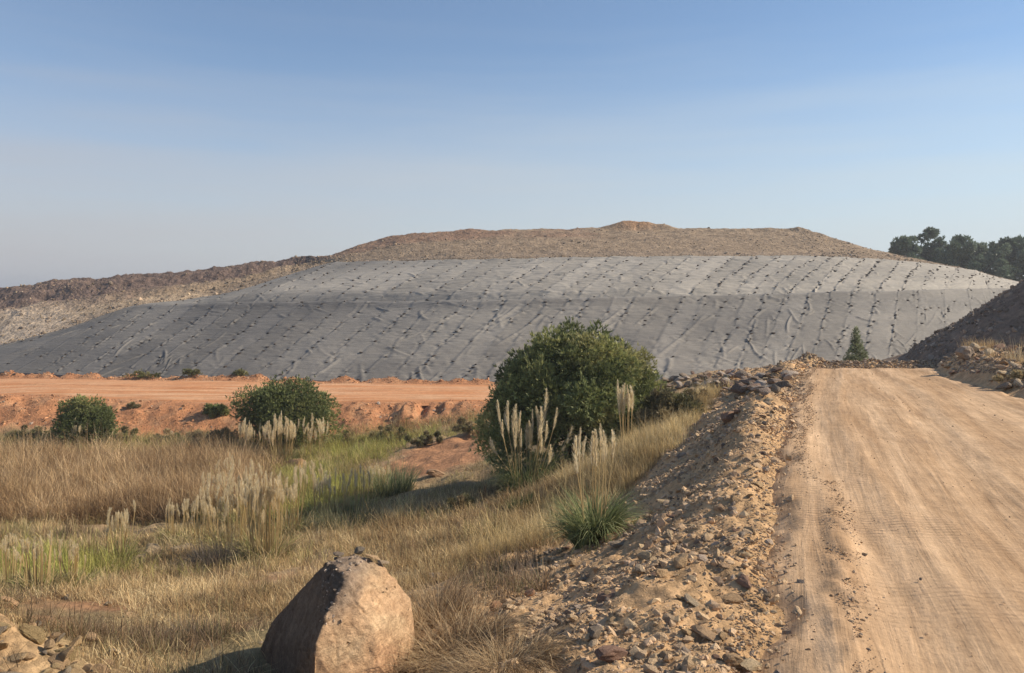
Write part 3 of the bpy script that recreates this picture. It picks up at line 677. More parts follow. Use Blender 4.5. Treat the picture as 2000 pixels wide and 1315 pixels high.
for k in range(110):
    y_ = random.uniform(15, 33); x_ = float(Rx(y_))+abs(random.gauss(.3, .9)); s_ = .05+.06*random.paretovariate(1.9); s_ = min(s_, .38)
    stone('verge_stone', (x_, y_, float(hg(x_, y_))+s_*.2), (s_*random.uniform(.8, 1.5), s_, s_*random.uniform(.6, 1)), (random.uniform(-.5, .5), random.uniform(-.5, .5), random.uniform(0, 6)),
          random.choice((GRY, TAN, PUR, PALE)), MD, random.randrange(12), 'stone lying on the right verge between the road and the dark heap', 'stone', 'stones on the right verge')
# anchor stones on the sheet: the nearest 300 as things, the rest as one
AP = []
for a_, b_, z_ in anch:
    p_ = samp(G, a_, b_); px = 1000+F*p_[0]/p_[1]; py = HZ-F*(p_[2]-Z0)/p_[1]
    if -30 < px < 2030: AP.append((p_, z_, px, py))
rank = []
for p_, z_, px, py in AP:
    hid = (960 < px < 1285 and py > 640+.0*px) or (py > 700 and px > 1290) or (px > 1740 and py > 700-(px-1760)*.7)
    rank.append((hid, p_[1]/z_))
order = sorted(range(len(AP)), key=lambda i: rank[i]); DK = (.10, .08, .065)
for i in order[:300]:
    p_, z_, px, py = AP[i]; s_ = .165*z_
    stone('anchor_stone', (p_[0], p_[1], p_[2]+.05), (s_*1.25, s_*.8, s_*.8), (random.uniform(-.2, .2), random.uniform(-.2, .2), random.uniform(-.5, .5)), DK, MD, random.randrange(12),
          'small dark stone weighing down the grey sheet on the hillside', 'stone', 'dark stones weighing down the grey sheet')
rest = [AP[i] for i in order[300:] if not rank[i][0]]
Pn = np.array([r_[0] for r_ in rest])+[0, 0, .05]
o = scatter('anchor_stones', SM, Pn, np.array([.18*r_[1] for r_ in rest]), np.tile(np.array(DK), (len(rest), 1)), M_anchor, .2)
tag(o, 'remaining distant dark stones dotted over the grey sheet', 'stones', 'dark stones weighing down the grey sheet', 'stuff')
# white scrap on the sheet
p_ = P(971, 616, 75.5); i_ = np.argmin((G[..., 0]-p_[0])**2+(G[..., 1]-p_[1])**2); q_ = G.reshape(-1, 3)[i_]
stone('torn_scrap', (q_[0], q_[1], q_[2]+.08), (.28, .18, .10), (0, .4, .5), (.75, .75, .74), MD, 3, 'white scrap lying on the lower tier of the grey sheet', 'scrap')

# ------------------------------------------------------------------ the big boulder
def boulder():
    pp_ = [(640,1096,6.9),(700,1080,7.0),(750,1106,6.95),(806,1168,7.0),(812,1250,6.9),(800,1420,6.7),(677,1128,6.4),(634,1205,6.1),(612,1270,5.95),(608,1440,5.85),
           (600,1142,7.4),(530,1215,8.0),(510,1262,8.1),(470,1440,8.1),(590,1200,8.4),(750,1160,8.0),(720,1400,8.1),(540,1400,8.6),(725,1150,6.55),(735,1240,6.25),(745,1440,6.0),(655,1108,6.6)]
    bm = bmesh.new()
    for p_ in pp_: bm.verts.new(P(*p_))
    r_ = bmesh.ops.convex_hull(bm, input=bm.verts); 
    bmesh.ops.delete(bm, geom=[e for e in set(r_['geom_interior']+r_['geom_unused']) if isinstance(e, bmesh.types.BMVert)], context='VERTS')
    bmesh.ops.bevel(bm, geom=bm.edges[:], offset=.012, segments=1, affect='EDGES')
    bmesh.ops.triangulate(bm, faces=bm.faces[:])
    for _ in range(7):
        le = [e for e in bm.edges if e.calc_length() > .03]
        if not le: break
        bmesh.ops.subdivide_edges(bm, edges=le, cuts=1); bmesh.ops.triangulate(bm, faces=bm.faces[:])
    bmesh.ops.smooth_vert(bm, verts=bm.verts[:], factor=.25, use_axis_x=True, use_axis_y=True, use_axis_z=True)
    bm.normal_update()
    from mathutils import noise as mn
    cen = Vector(P(660, 1330, 6.8)); cen.z = 0
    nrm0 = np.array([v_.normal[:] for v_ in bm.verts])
    for v_ in bm.verts:
        q = v_.co
        dn = .007*mn.fractal(q*2.2, 1, 2, 5)+.006*mn.fractal(q*9, 1, 2, 4)+.004*mn.fractal(q*26, 1, 2, 3)
        cell = mn.voronoi(Vector((q.x*2.6+.3*q.z, q.y*2.6, q.z*1.9)))[0]; dn -= .008*max(0, 1-(cell[1]-cell[0])/.10)*(1 if mn.noise(q*1.7) > -.05 else .2)
        dn += .035*(mn.cell(Vector((q.x*2.1+q.z*1.1, q.y*2.1, q.z*1.9-q.x)))-.5)*.12
        if q.z > P(0, 1150, 6.8)[2]: dn += .02*mn.fractal(Vector((q.x*9, q.y*9, q.z*16)), 1, 2, 4)
        ty = abs(mn.noise(Vector((q.x*3, q.y*3, q.z*.8)))); dn -= .012*max(0, .06-ty)/.06
        v_.co = q+v_.normal*dn
    V_ = np.array([v_.co[:] for v_ in bm.verts]); F_ = np.array([[v_.index for v_ in f.verts] for f in bm.faces]); bm.free()
    hz_ = fbm(V_[:, 0]*3, V_[:, 2]*3+V_[:, 1]*2, 4, 111)
    c_ = np.ones((len(V_), 3))*np.array([.56, .38, .235])
    c_ = lay(c_, sstep(.1, .5, hz_)*.7, [.60, .45, .29]); c_ = lay(c_, sstep(.05, .45, -hz_)*.6, [.42, .25, .15])
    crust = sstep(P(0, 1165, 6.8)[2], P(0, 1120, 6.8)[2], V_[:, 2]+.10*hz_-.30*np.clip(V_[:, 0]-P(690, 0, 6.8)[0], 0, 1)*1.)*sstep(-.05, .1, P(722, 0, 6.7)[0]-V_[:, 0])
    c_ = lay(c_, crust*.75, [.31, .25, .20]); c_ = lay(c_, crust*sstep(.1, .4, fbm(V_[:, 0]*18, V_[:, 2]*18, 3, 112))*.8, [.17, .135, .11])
    c_ = lay(c_, sstep(.15, .40, -nrm0[:, 0]+.10*hz_)*.9, [.15, .115, .085])  # weathered left side, darkened further so its shade is painted into the colour
    base = V_.mean(0); base[2] = V_[:, 2].min(); V_ = V_-base
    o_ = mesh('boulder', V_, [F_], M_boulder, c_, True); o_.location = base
    tag(o_, 'massive wedge-shaped tan boulder with a dark shaded left face', 'boulder'); return V_+base
M_boulder = mat_attr('boulder_stone', .92, 0, 3.2, .7, .02, var=.45)
n = M_boulder.node_tree; b = n.nodes['Principled BSDF']; tc = nd(n, 'ShaderNodeTexCoord').outputs['Object']
old = b.inputs['Base Color'].links[0].from_socket; oldn = b.inputs['Normal'].links[0].from_socket
f1 = noise(n, 38, 10, tc, .75); f2 = noise(n, 7, 10, scalevec(n, tc, (1, 1, 2.6)), .75, .8)
c = mixc(n, .5, old, mixc(n, 1., old, ramp(n, f1.outputs[0], .32, .66, (.45, .42, .40, 1), (1.4, 1.38, 1.34, 1)), 'MULTIPLY'))
c = mixc(n, .7, c, mixc(n, 1., c, ramp(n, f2.outputs[0], .36, .64, (.55, .48, .42, 1), (1.3, 1.28, 1.24, 1)), 'MULTIPLY')); n.links.new(c, b.inputs['Base Color'])
p = bump(n, b, f2.outputs[0], .8, .035, oldn); bump(n, b, f1.outputs[0], .8, .012, p)
BV = boulder()
for px, py, D, sz_, ro, cb, lb in ((703,1078,7.05,(.07,.055,.07),(.2,.2,.3),GRY,'small dark block perched on top of the massive boulder'),
   (728,1097,6.98,(.10,.06,.04),(.1,.35,.3),TAN,'flat tan stone resting right of the dark block on the boulder'),
   (747,1113,6.95,(.07,.05,.035),(.1,.2,.1),PALE,'pale chip resting lowest on the boulder shoulder'),
   (664,1088,6.98,(.07,.055,.04),(.1,.2,.1),GRY,'grey chip at the left end of the boulder top')):
    bx_, by_, _ = P(px, py, D); dd_ = np.hypot(BV[:, 0]-bx_, BV[:, 1]-by_); tz_ = BV[dd_ < .06][:, 2].max() if (dd_ < .06).any() else P(px, py, D)[2]
    stone('small_rock', (bx_, by_, tz_+sz_[2]*.3), sz_, ro, cb, MD, int(px) % 12, lb, 'rock')

tops = BV[(BV[:, 2] > P(0, 1150, 6.9)[2]) & (BV[:, 0] < P(712, 0, 6.8)[0]) & (BV[:, 0] > P(640, 0, 6.9)[0])]; k_ = rng.integers(0, len(tops), 130)
o = scatter('chips', SM, tops[k_]+[0, 0, .004], rng.uniform(.008, .026, 130), stonecol(130, (.42, .33, .25), .3, .3), M_stone, .6); tag(o, 'crumbled chips crusting the top of the massive boulder', 'chips', kind='stuff')

# ------------------------------------------------------------------ spoil heap at the right
hx = np.linspace(-13, 13, 260); HX, HY = np.meshgrid(hx, hx*1.0, indexing='ij')
rr = np.hypot(HX, HY*.8); HZ_ = 6.6*(1-rr/8.2)
HZ_ = np.where(HZ_ > 5.6, 5.6+(HZ_-5.6)*.35, HZ_)+.22*fbm(HX*.5, HY*.5, 5, 121, .6)+.10*fbm(HX*2, HY*2, 4, 122)
HZ_ = np.where(rr > 8.2, HZ_*.5-.1, HZ_); cxh, cyh = 27.3, 34.
V = np.stack([HX, HY, HZ_-.15], -1).reshape(-1, 3)
hc2 = np.ones((V.shape[0], 3))*np.array([.24, .18, .135]); hc2 = lay(hc2, sstep(.1, .6, fbm(V[:, 0]*.6, V[:, 1]*.6, 4, 123))*.5, [.32, .25, .18])
o = mesh('spoil_heap', V, grid_faces(*HX.shape), M_heap, hc2, True); o.location = (cxh, cyh, -3.15+Z0)
tag(o, 'dark steep spoil heap rising at the right side of the road', 'heap')
N = 9000; a_ = rng.uniform(0, 6.283, N); r_ = 8.2*np.sqrt(rng.random(N)); lx_, ly_ = r_*np.cos(a_), r_*np.sin(a_)/.8
ii = np.clip(((lx_+13)/26*259).astype(int), 0, 259); jj = np.clip(((ly_+13)/26*259).astype(int), 0, 259)
okk = np.abs(ly_) < 12.8
Ps = np.stack([lx_+cxh, ly_+cyh, HZ_[ii, jj]-.15-3.15+Z0+.02], -1)[okk]; sz = np.clip(.03+.028*rng.pareto(1.8, N), .02, .22)[okk]
o = scatter('heap_rubble', SM, Ps, sz, stonecol(len(sz), (.27, .21, .16), .4, .4), M_stone, .6); tag(o, 'loose dark rubble covering the spoil heap', 'rubble', kind='stuff')

# ------------------------------------------------------------------ blades
def blades(root, az, lean, droop, ln, wd, colr, seg=3, tipw=.15):
    N = len(root); k = np.arange(seg+1)/seg
    th = lean[:, None]+droop[:, None]*k[None]; dl = (ln/seg)[:, None]
    hr_ = np.cumsum(np.concatenate([np.zeros((N, 1)), np.sin(th[:, 1:])*dl], 1), 1); vr_ = np.cumsum(np.concatenate([np.zeros((N, 1)), np.cos(th[:, 1:])*dl], 1), 1)
    ca, sa = np.cos(az)[:, None], np.sin(az)[:, None]
    Pc = np.stack([root[:, 0:1]+hr_*ca, root[:, 1:2]+hr_*sa, root[:, 2:3]+vr_], -1)
    tw = rng.uniform(-.8, .8, N)[:, None]
    W_ = np.stack([-np.sin(az[:, None]+tw), np.cos(az[:, None]+tw), 0*tw], -1)*(wd[:, None]*(1-(1-tipw)*k[None]**1.5))[..., None]*.5
    V_ = np.stack([Pc-W_, Pc+W_], 2).reshape(N, -1, 3)            # N,(seg+1)*2,3
    q = np.arange(seg)*2; f = np.stack([q, q+1, q+3, q+2], -1)
    F_ = (f[None]+(np.arange(N)*(seg+1)*2)[:, None, None]).reshape(-1, 4)
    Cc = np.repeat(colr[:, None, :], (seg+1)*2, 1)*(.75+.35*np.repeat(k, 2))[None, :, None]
    return V_.reshape(-1, 3), F_, Cc.reshape(-1, 3)
def joinVF(lst):
    off = 0; Vs, Fs, Cs = [], [], []
    for v_, f_, c_ in lst: Vs.append(v_); Fs.append(f_+off); Cs.append(c_); off += len(v_)
    return np.concatenate(Vs), np.concatenate(Fs), np.concatenate(Cs)
def colmix(N, cols, p=None, sd=.18):
    k = rng.choice(len(cols), N, p=p); return np.array(cols)[k]*np.exp(rng.normal(0, sd, (N, 1)))
DRY = [(.60, .46, .26), (.52, .38, .21), (.66, .54, .33), (.38, .27, .155)]
REED = [(.58, .42, .24), (.44, .30, .17), (.72, .55, .35), (.28, .19, .11)]
GREEN = [(.38, .40, .11), (.29, .32, .09), (.52, .50, .16), (.46, .42, .17)]
STRAW = [(.62, .51, .30), (.50, .43, .22), (.42, .38, .16)]
def field(name, N, xf, dens, ln, wd, cols, label, cat, nper=14, spread=.10, lean=.28, droop=.5, seg=3, lnvar=.35):
    """tufts: xf(N) -> x,y candidate positions, dens(x,y) keep probability"""
    x_, y_ = xf(N); kp = rng.random(N) < dens(x_, y_); x_, y_ = x_[kp], y_[kp]; n_t = len(x_)
    z_ = hg(x_, y_)-.03; r0 = np.stack([x_, y_, z_], -1)
    hs = np.exp(rng.normal(0, lnvar*.9, n_t)); tc = colmix(n_t, cols, None, .24)
    zn = sstep(-.3, .35, fbm(x_*.9, y_*.9, 4, 161))[:, None]; tc = tc*(np.array([.74, .68, .60])*(1-zn)+np.array([1.08, 1.06, 1.0])*zn)
    root = np.repeat(r0, nper, 0); root[:, :2] += rng.normal(0, spread, (n_t*nper, 2))
    M_ = n_t*nper
    L_ = (ln(x_, y_)*hs).repeat(nper)*rng.uniform(.6, 1.15, M_)
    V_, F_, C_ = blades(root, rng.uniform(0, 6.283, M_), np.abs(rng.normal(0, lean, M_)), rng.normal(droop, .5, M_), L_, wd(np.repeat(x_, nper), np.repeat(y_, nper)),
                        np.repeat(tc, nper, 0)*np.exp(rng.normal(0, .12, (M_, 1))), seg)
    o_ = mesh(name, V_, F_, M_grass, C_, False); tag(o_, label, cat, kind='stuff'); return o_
def pxy(px0, px1, D0, D1, pw=1.):
    def f(N):
        D = D0+(D1-D0)*rng.random(N)**pw; px = rng.uniform(px0, px1, N); return (px-1000)/F*D, D
    return f
def offroad(x_, y_): return (x_ < Lx(y_)-1.9-wide(y_)-.5*(1-sstep(7, 11, y_))-.6*fbm(x_*.7, y_*.7, 3, 131))
toPX = lambda x_, y_: 1000+F*x_/y_
# near dry grass on the slope
def d_near(x_, y_):
    px = toPX(x_, y_); n_ = fbm(x_*.45, y_*.45, 4, 132)
    d_ = np.clip(.40+1.9*n_, .02, 1)*np.where((px > 870) & (y_ < 10.5), .35, 1)
    d_ = d_*(1-.8*(bankness(x_, y_) > .5)); bl = (px > 540) & (px < 800) & (y_ < 6.9); lp = (px < 190) & (y_ < 8.0)
    return d_*offroad(x_, y_)*~bl*np.where(lp, .15, 1)
field('dry_grass', 25000, pxy(-250, 1330, 5.2, 25, 1.1), d_near, lambda x_, y_: .12+.09*fbm(x_*.3, y_*.3, 3, 133)+.009*y_, lambda x_, y_: .0035+.00045*y_, DRY,
      'short dry straw-coloured grass covering the near slope', 'grass', 15, .09, .42, .8)
# grass on the roadside slope below the bend
def d_side(x_, y_):
    s_ = Lx(y_)-x_; return np.clip(.9-.4*np.abs(s_-4.3), 0, 1)*(s_ > 2.5+wide(y_)+.7*fbm(x_*.6, y_*.6, 3, 134))
field('roadside_grass', 9000, lambda N: (lambda y_: (Lx(y_)-rng.uniform(1.8, 8, N), y_))(rng.uniform(14, 28, N)), d_side, lambda x_, y_: .42+0*x_, lambda x_, y_: .010+0*x_,
      [(.68, .56, .31), (.60, .47, .25), (.70, .58, .36)], 'tall pale dry grass on the slope below the bend', 'grass', 16, .12)
# brown reed bed
def d_reed(x_, y_):
    px = toPX(x_, y_); r_ = 1-sstep(430, 560, px+60*fbm(x_*.2, y_*.2, 3, 135)); return r_*np.clip(.75+.7*fbm(x_*.3, y_*.3, 3, 136), .1, 1)
field('reed_bed', 20000, pxy(-350, 600, 27.5, 42), d_reed, lambda x_, y_: 1.05+.35*fbm(x_*.3, y_*.3, 3, 137), lambda x_, y_: .016+0*x_, REED,
      'dense brown dry reed bed filling the valley floor', 'reeds', 14, .18, .42, .9, 4)
# green grass patches
def d_green(x_, y_):
    px = toPX(x_, y_); n_ = fbm(x_*.28, y_*.28, 4, 138)
    core = np.exp(-((px-620)/190)**2)*sstep(24, 28, y_); left = np.exp(-((px-90)/170)**2)*np.exp(-((y_-18.5)/3)**2)
    far = sstep(40, 42, y_)*.6
    red = np.exp(-(((x_+3.0-(y_-38)*.1)/3.0)**2+((y_-37)/6)**2))
    return np.clip((core+left+far)*(.55+1.5*n_)-1.2*red, 0, 1)*(px < 960)
field('green_grass', 20000, pxy(-350, 980, 15, 46), d_green, lambda x_, y_: .55+.2*fbm(x_*.3, y_*.3, 3, 139)+0*x_, lambda x_, y_: .015+0*x_, GREEN,
      'lush yellow-green grass growing in damp patches of the valley', 'grass', 14, .16, .35, .7)
def d_mix(x_, y_):
    px = toPX(x_, y_); n_ = fbm(x_*.35, y_*.35, 4, 140); red = np.exp(-(((x_+3.0-(y_-38)*.1)/3.0)**2+((y_-37)/6)**2))
    return np.clip(.45+.9*n_-1.3*red, .0, 1)*(px < 1010)
field('mixed_grass', 26000, pxy(-350, 1010, 17, 47.5), d_mix, lambda x_, y_: .30+.22*sstep(30, 38, y_)+.18*fbm(x_*.25, y_*.25, 3, 141), lambda x_, y_: .013+0*x_, DRY+STRAW+[(.22, .21, .08)],
      'knee-high mixed grass and weeds across the valley floor', 'grass', 12, .2, .3, .6)
def d_scrub(x_, y_):
    n_ = fbm(x_*.5, y_*.5, 4, 151); return np.clip(2.4*(n_-.08), 0, 1)*offroad(x_, y_)*~((toPX(x_, y_) > 520) & (toPX(x_, y_) < 815) & (y_ < 8.7))
field('scrub', 9000, pxy(-250, 1250, 6, 26, 1.1), d_scrub, lambda x_, y_: .16+.008*y_, lambda x_, y_: .004+.0005*y_, [(.34, .24, .15), (.28, .21, .15), (.22, .17, .12), (.26, .24, .13)],
      'low brown wiry scrub in patches on the near slope', 'scrub', 22, .10, .8, .3)
# grass on right verge
field('verge_grass', 2600, lambda N: (lambda y_: (Rx(y_)+rng.uniform(1.0, 6, N), y_))(rng.uniform(15, 34, N)), lambda x_, y_: np.clip(.25+1.4*fbm(x_*.6, y_*.6, 3, 143), 0, 1), lambda x_, y_: .38+0*x_, lambda x_, y_: .012+0*x_,
      DRY, 'dry grass tufts among the rubble under the dark heap', 'grass', 14, .12)

# ------------------------------------------------------------------ pampas grass
def plume_mesh(seed, n_len=.62):
    r = np.random.default_rng(seed); N = 300; tt = r.random(N)**.85; az = r.uniform(0, 6.283, N)
    prof = np.sin(np.pi*np.clip(tt*.85+.12, 0, 1))**.8; bx = r.uniform(.03, .12)
    root = np.stack([.012*prof*np.cos(az)+bx*tt**2, .012*prof*np.sin(az), tt*n_len*.86], -1)
    v_, f_, c_ = blades(root, az, .10+r.uniform(.05, .5, N)*prof, r.uniform(-.3, .5, N), n_len*r.uniform(.07, .22, N)*(.35+.75*prof), r.uniform(.005, .011, N), colmix(N, [(.92, .80, .56), (.84, .70, .45), (.96, .88, .68)], None, .06), 2, .1)
    return v_, f_, c_
PL = [plume_mesh(500+i) for i in range(7)]
PLm = []
for v_, f_, c_ in PL:
    o_ = mesh('plume', v_, f_, M_plume, c_, link=False); PLm.append(o_.data); bpy.data.objects.remove(o_)
def stalk_mesh():
    v_, f_, c_ = blades(np.zeros((3, 3)), np.array([0, 2.1, 4.2]), np.zeros(3), np.zeros(3), np.ones(3), np.full(3, .024), np.tile([[.66, .52, .28]], (3, 1)), 2, .5)
    return v_, f_, c_
v_, f_, c_ = stalk_mesh(); o_ = mesh('stalk', v_, f_, M_grass, c_, link=False); STm = o_.data; bpy.data.objects.remove(o_)
def pampas(px, py, nleaf, leafl, plumes, label, lcols, spread=.35, group=None, gh=None):
    gh = gh or ground_hit(px, py); k_ = gh[1]/F; leafl = leafl*k_; spread = spread*k_; plumes = (plumes[0], plumes[1]*k_, plumes[2]*k_, plumes[3], plumes[4]*k_/.65); pw = 1.0 if plumes[4] > k_*45/.65 else 1.35
    """plumes: (count, height mean, height sd, lean max, plume scale)"""
    x_, y_, z_ = gh or ground_hit(px, py); root = empty('pampas_grass', (x_, y_, z_), 0, label=label, cat='pampas grass', group=group)
    N = nleaf; rr_ = spread*np.sqrt(rng.random(N)); az = rng.uniform(0, 6.283, N)
    xy = np.stack([rr_*np.cos(az), rr_*np.sin(az)], -1)
    zz = hg(x_+xy[:, 0], y_+xy[:, 1])-z_-.02
    r0 = np.c_[xy, zz]; L_ = leafl*rng.uniform(.55, 1.2, N)
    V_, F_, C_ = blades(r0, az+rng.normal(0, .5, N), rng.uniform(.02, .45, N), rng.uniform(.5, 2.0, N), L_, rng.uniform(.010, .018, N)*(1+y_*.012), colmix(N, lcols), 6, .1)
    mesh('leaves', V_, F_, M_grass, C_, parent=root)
    n_p, hm, hsd, lm, psc = plumes
    for k in range(n_p):
        a_ = random.uniform(0, 6.283); q = spread*.75*math.sqrt(random.random()); h_ = max(.5, random.gauss(hm, hsd)); ln = abs(random.gauss(0, lm))
        bx_, by_ = q*math.cos(a_), q*math.sin(a_); bz_ = float(hg(x_+bx_, y_+by_))-z_
        st_ = bpy.data.objects.new('stalk', STm); COL.objects.link(st_); st_.parent = root; st_.location = (bx_, by_, bz_)
        d_ = Vector((math.cos(a_)*math.sin(ln), math.sin(a_)*math.sin(ln), math.cos(ln)))
        e_ = d_.to_track_quat('Z', 'X').to_euler(); st_.rotation_euler = e_; st_.scale = (1, 1, h_)
        pl = bpy.data.objects.new('plume', random.choice(PLm)); COL.objects.link(pl); pl.parent = root
        pl.location = Vector((bx_, by_, bz_))+d_*(h_*.82); pl.rotation_euler = e_; w_ = psc*random.uniform(.8, 1.15); pl.scale = (w_*pw*random.uniform(.6, 1.15),)*2+(w_*random.uniform(.7, 1.25),)
    return root
random.seed(21)
LG = [(.24, .27, .12), (.18, .215, .09), (.38, .39, .19), (.15, .18, .08)]; LD = LG+[(.58, .48, .28), (.48, .41, .22)]
gx, gy, gz = ground_hit(1125, 905)                                # foot of the big bush
pampas(1030, 958, 800, 100, (28, 122, 20, .32, 58), 'pampas clump with many cream plumes in front of the big bush', LG, 38)
pampas(1160, 1052, 1200, 108, (10, 182, 16, .10, 70), 'nearer pampas clump with tall thin plumes on the bank edge', LG, 34)
D_ = gy*.86; x_ = (1224-1000)/F*D_; z_ = float(hg(x_, D_)); row_ = HZ+(Z0-z_)*F/D_
pampas(1222, 862, 260, 40, (15, row_-790, 7, .05, 50), 'tight bunch of bare plume stalks at the right of the big bush', LD, 13, gh=(x_, D_, z_))
for px, py, n_, h_, lb in ((492,902,26,60,'left of three pale plume clumps in front of the round dark bush'),(550,902,36,68,'middle of three pale plume clumps in front of the round dark bush'),(606,896,20,52,'right of three pale plume clumps in front of the round dark bush')):
    pampas(px, py, 300, 30, (n_, h_, 8, .2, 28), lb, LD, 30)
pampas(158, 880, 200, 26, (16, 44, 6, .12, 22), 'plume clump in front of the left dark bush', LD, 18)
for px, py, n_, h_, sp, lb in (
  (520,1098,40,138,40,'tallest straw pampas clump with fresh green leaf base'),
  (452,1088,34,118,38,'straw pampas clump just left of the tallest one'),
  (395,1072,28,84,36,'straw pampas clump third from the tallest, above the outcrop'),
  (345,1056,18,60,28,'leftmost small straw clump of the middle stand'),
  (565,1050,26,112,34,'straw clump behind the tallest pampas clump'),
  (480,1025,26,92,40,'straw clump in the back row of the middle stand'),
  (425,1010,20,70,34,'second straw clump in the back row of the middle stand'),
  (640,1012,22,72,34,'grey green plume clump right of the middle stand'),
  (700,1000,22,66,34,'rightmost plume clump above the shadow of the big bush'),
  (600,978,18,60,34,'far plume clump behind the middle stand'),
  (232,1098,20,82,26,'straw clump left of the low outcrop with green leaves'),
  (140,1150,18,72,26,'green based plume clump right of centre in the lower left stand'),
  (75,1160,22,92,30,'straw plume clump in the middle of the lower left stand'),
  (15,1155,18,90,28,'straw plume clump at the left frame edge'),
  (735,975,14,50,30,'small plume clump near the end of the green patch'),
  (450,960,14,50,30,'plume clump at the edge of the brown reed bed')):
    pampas(px, py, 480, h_*.5+8, (n_, h_, h_*.14, .11, h_*.20+12), lb, [(.38, .39, .14), (.24, .26, .09), (.62, .50, .26), (.46, .36, .18), (.20, .15, .08)], sp)
# fallen dry tuft mats by the boulder
def clump(name, px, py, N, L_, wd, cols, spread, label, cat, lean=(.3, .9), droop=(.6, 1.6), gh=None, seg=5):
    x_, y_, z_ = gh or ground_hit(px, py); rr_ = spread*np.sqrt(rng.random(N)); az = rng.uniform(0, 6.283, N)
    r0 = np.stack([rr_*np.cos(az), rr_*np.sin(az), hg(x_+rr_*np.cos(az), y_+rr_*np.sin(az))-z_-.02], -1)
    V_, F_, C_ = blades(r0, az+rng.normal(0, .6, N), rng.uniform(*lean, N), rng.uniform(*droop, N), L_*rng.uniform(.5, 1.2, N), rng.uniform(.6, 1.3, N)*wd, colmix(N, cols), seg, .15)
    o_ = mesh(name, V_, F_, M_grass, C_); o_.location = (x_, y_, z_); return tag(o_, label, cat)
MATC = [(.48, .34, .19), (.36, .24, .13), (.58, .44, .26), (.26, .175, .10)]
clump('dry_tuft', 772, 1330, 2600, .62, .006, MATC, .36, 'drooping brown dry tuft spilling against the boulder foot', 'grass tuft', (.0, .7), (1.0, 2.6))
clump('dry_tuft', 890, 1300, 2600, .55, .006, MATC, .40, 'drooping brown dry tuft right of the one at the boulder foot', 'grass tuft', (.0, .7), (1.0, 2.6))
clump('dry_tuft', 985, 1300, 1500, .40, .005, MATC, .32, 'brown dry tuft at the bottom edge nearest the stony bank', 'grass tuft', (.0, .8), (1.0, 2.4))
clump('dry_tuft', 850, 1222, 1700, .55, .006, MATC, .34, 'tall brown dry tuft behind the right shoulder of the boulder', 'grass tuft', (.1, .6), (.4, 1.6))
clump('bare_shrub', 430, 1110, 1500, .75, .010, [(.17, .14, .11), (.23, .19, .15), (.12, .10, .08)], .55, 'leafless dark grey shrub below the middle pampas stand', 'shrub', (.2, 1.2), (-.4, .8))
clump('bare_shrub', 385, 1250, 600, .30, .005, [(.20, .16, .12), (.26, .21, .15)], .25, 'small bare twiggy shrub in the lower left dry grass', 'shrub', (.2, 1.2), (-.4, .8))
clump('small_shrub', 1020, 995, 500, .42, .018, [(.07, .085, .03), (.10, .12, .045)], .28, 'small dark green plant between the two pampas clumps', 'shrub', (.1, 1.1), (0, .5))
clump('weed', 1985, 720, 26, .95, .018, [(.50, .42, .28)], .45, 'tall dry stalks standing by the dark heap at the right edge', 'weed', (.1, .6), (-.1, .3), gh=(15.6, 23.5, float(hg(15.6, 23.5))))

# ------------------------------------------------------------------ leafy crowns
def leafset(cen, nrm, size, colr, per, aspect=.28, spread=.5):
    """sprays of leaflets: each spray a fan of per slim leaves around the outward direction"""
    N = len(cen); M_ = N*per; c0 = np.repeat(cen, per, 0); d_ = np.repeat(nrm, per, 0)+rng.normal(0, spread, (M_, 3)); d_ /= np.linalg.norm(d_, axis=1)[:, None]
    L_ = np.repeat(size, per)*rng.uniform(.6, 1.2, M_); w_ = np.cross(d_, rng.normal(size=(M_, 3))); w_ /= np.linalg.norm(w_, axis=1)[:, None]
    a = c0; b_ = c0+d_*L_[:, None]; m_ = c0+d_*(L_*.45)[:, None]; w_ = w_*(L_*aspect)[:, None]*.5
    V_ = np.stack([a, m_-w_, b_, m_+w_], 1).reshape(-1, 3); F_ = np.arange(M_*4).reshape(-1, 4)
    cc = np.repeat(colr, per, 0)*np.exp(rng.normal(0, .12, (M_, 1))); return V_, F_, np.repeat(cc, 4, 0)
def tube(p0, p1, r0, r1, bend=.08, seg=5, sides=7):
    p0 = np.array(p0, float); p1 = np.array(p1, float); k = np.linspace(0, 1, seg+1)
    off = rng.normal(0, bend*np.linalg.norm(p1-p0), 3); ax = p0+(p1-p0)*k[:, None]+off*(np.sin(k*np.pi))[:, None]
    d_ = p1-p0; d_ /= np.linalg.norm(d_); u_ = np.cross(d_, [.3, .9, .2]); u_ /= np.linalg.norm(u_); v_ = np.cross(d_, u_)
    an = np.arange(sides)/sides*6.2832; rd = (r0+(r1-r0)*k)[:, None, None]
    V_ = ax[:, None]+rd*(np.cos(an)[None, :, None]*u_+np.sin(an)[None, :, None]*v_)
    i = np.arange((seg+1)*sides).reshape(seg+1, sides); j = np.roll(i, -1, 1)
    F_ = np.stack([i[:-1], j[:-1], j[1:], i[1:]], -1).reshape(-1, 4); return V_.reshape(-1, 3), F_, np.tile([[.10, .08, .06]], (len(V_)*sides, 1)) if 0 else np.tile([[.10, .08, .06]], ((seg+1)*sides, 1))
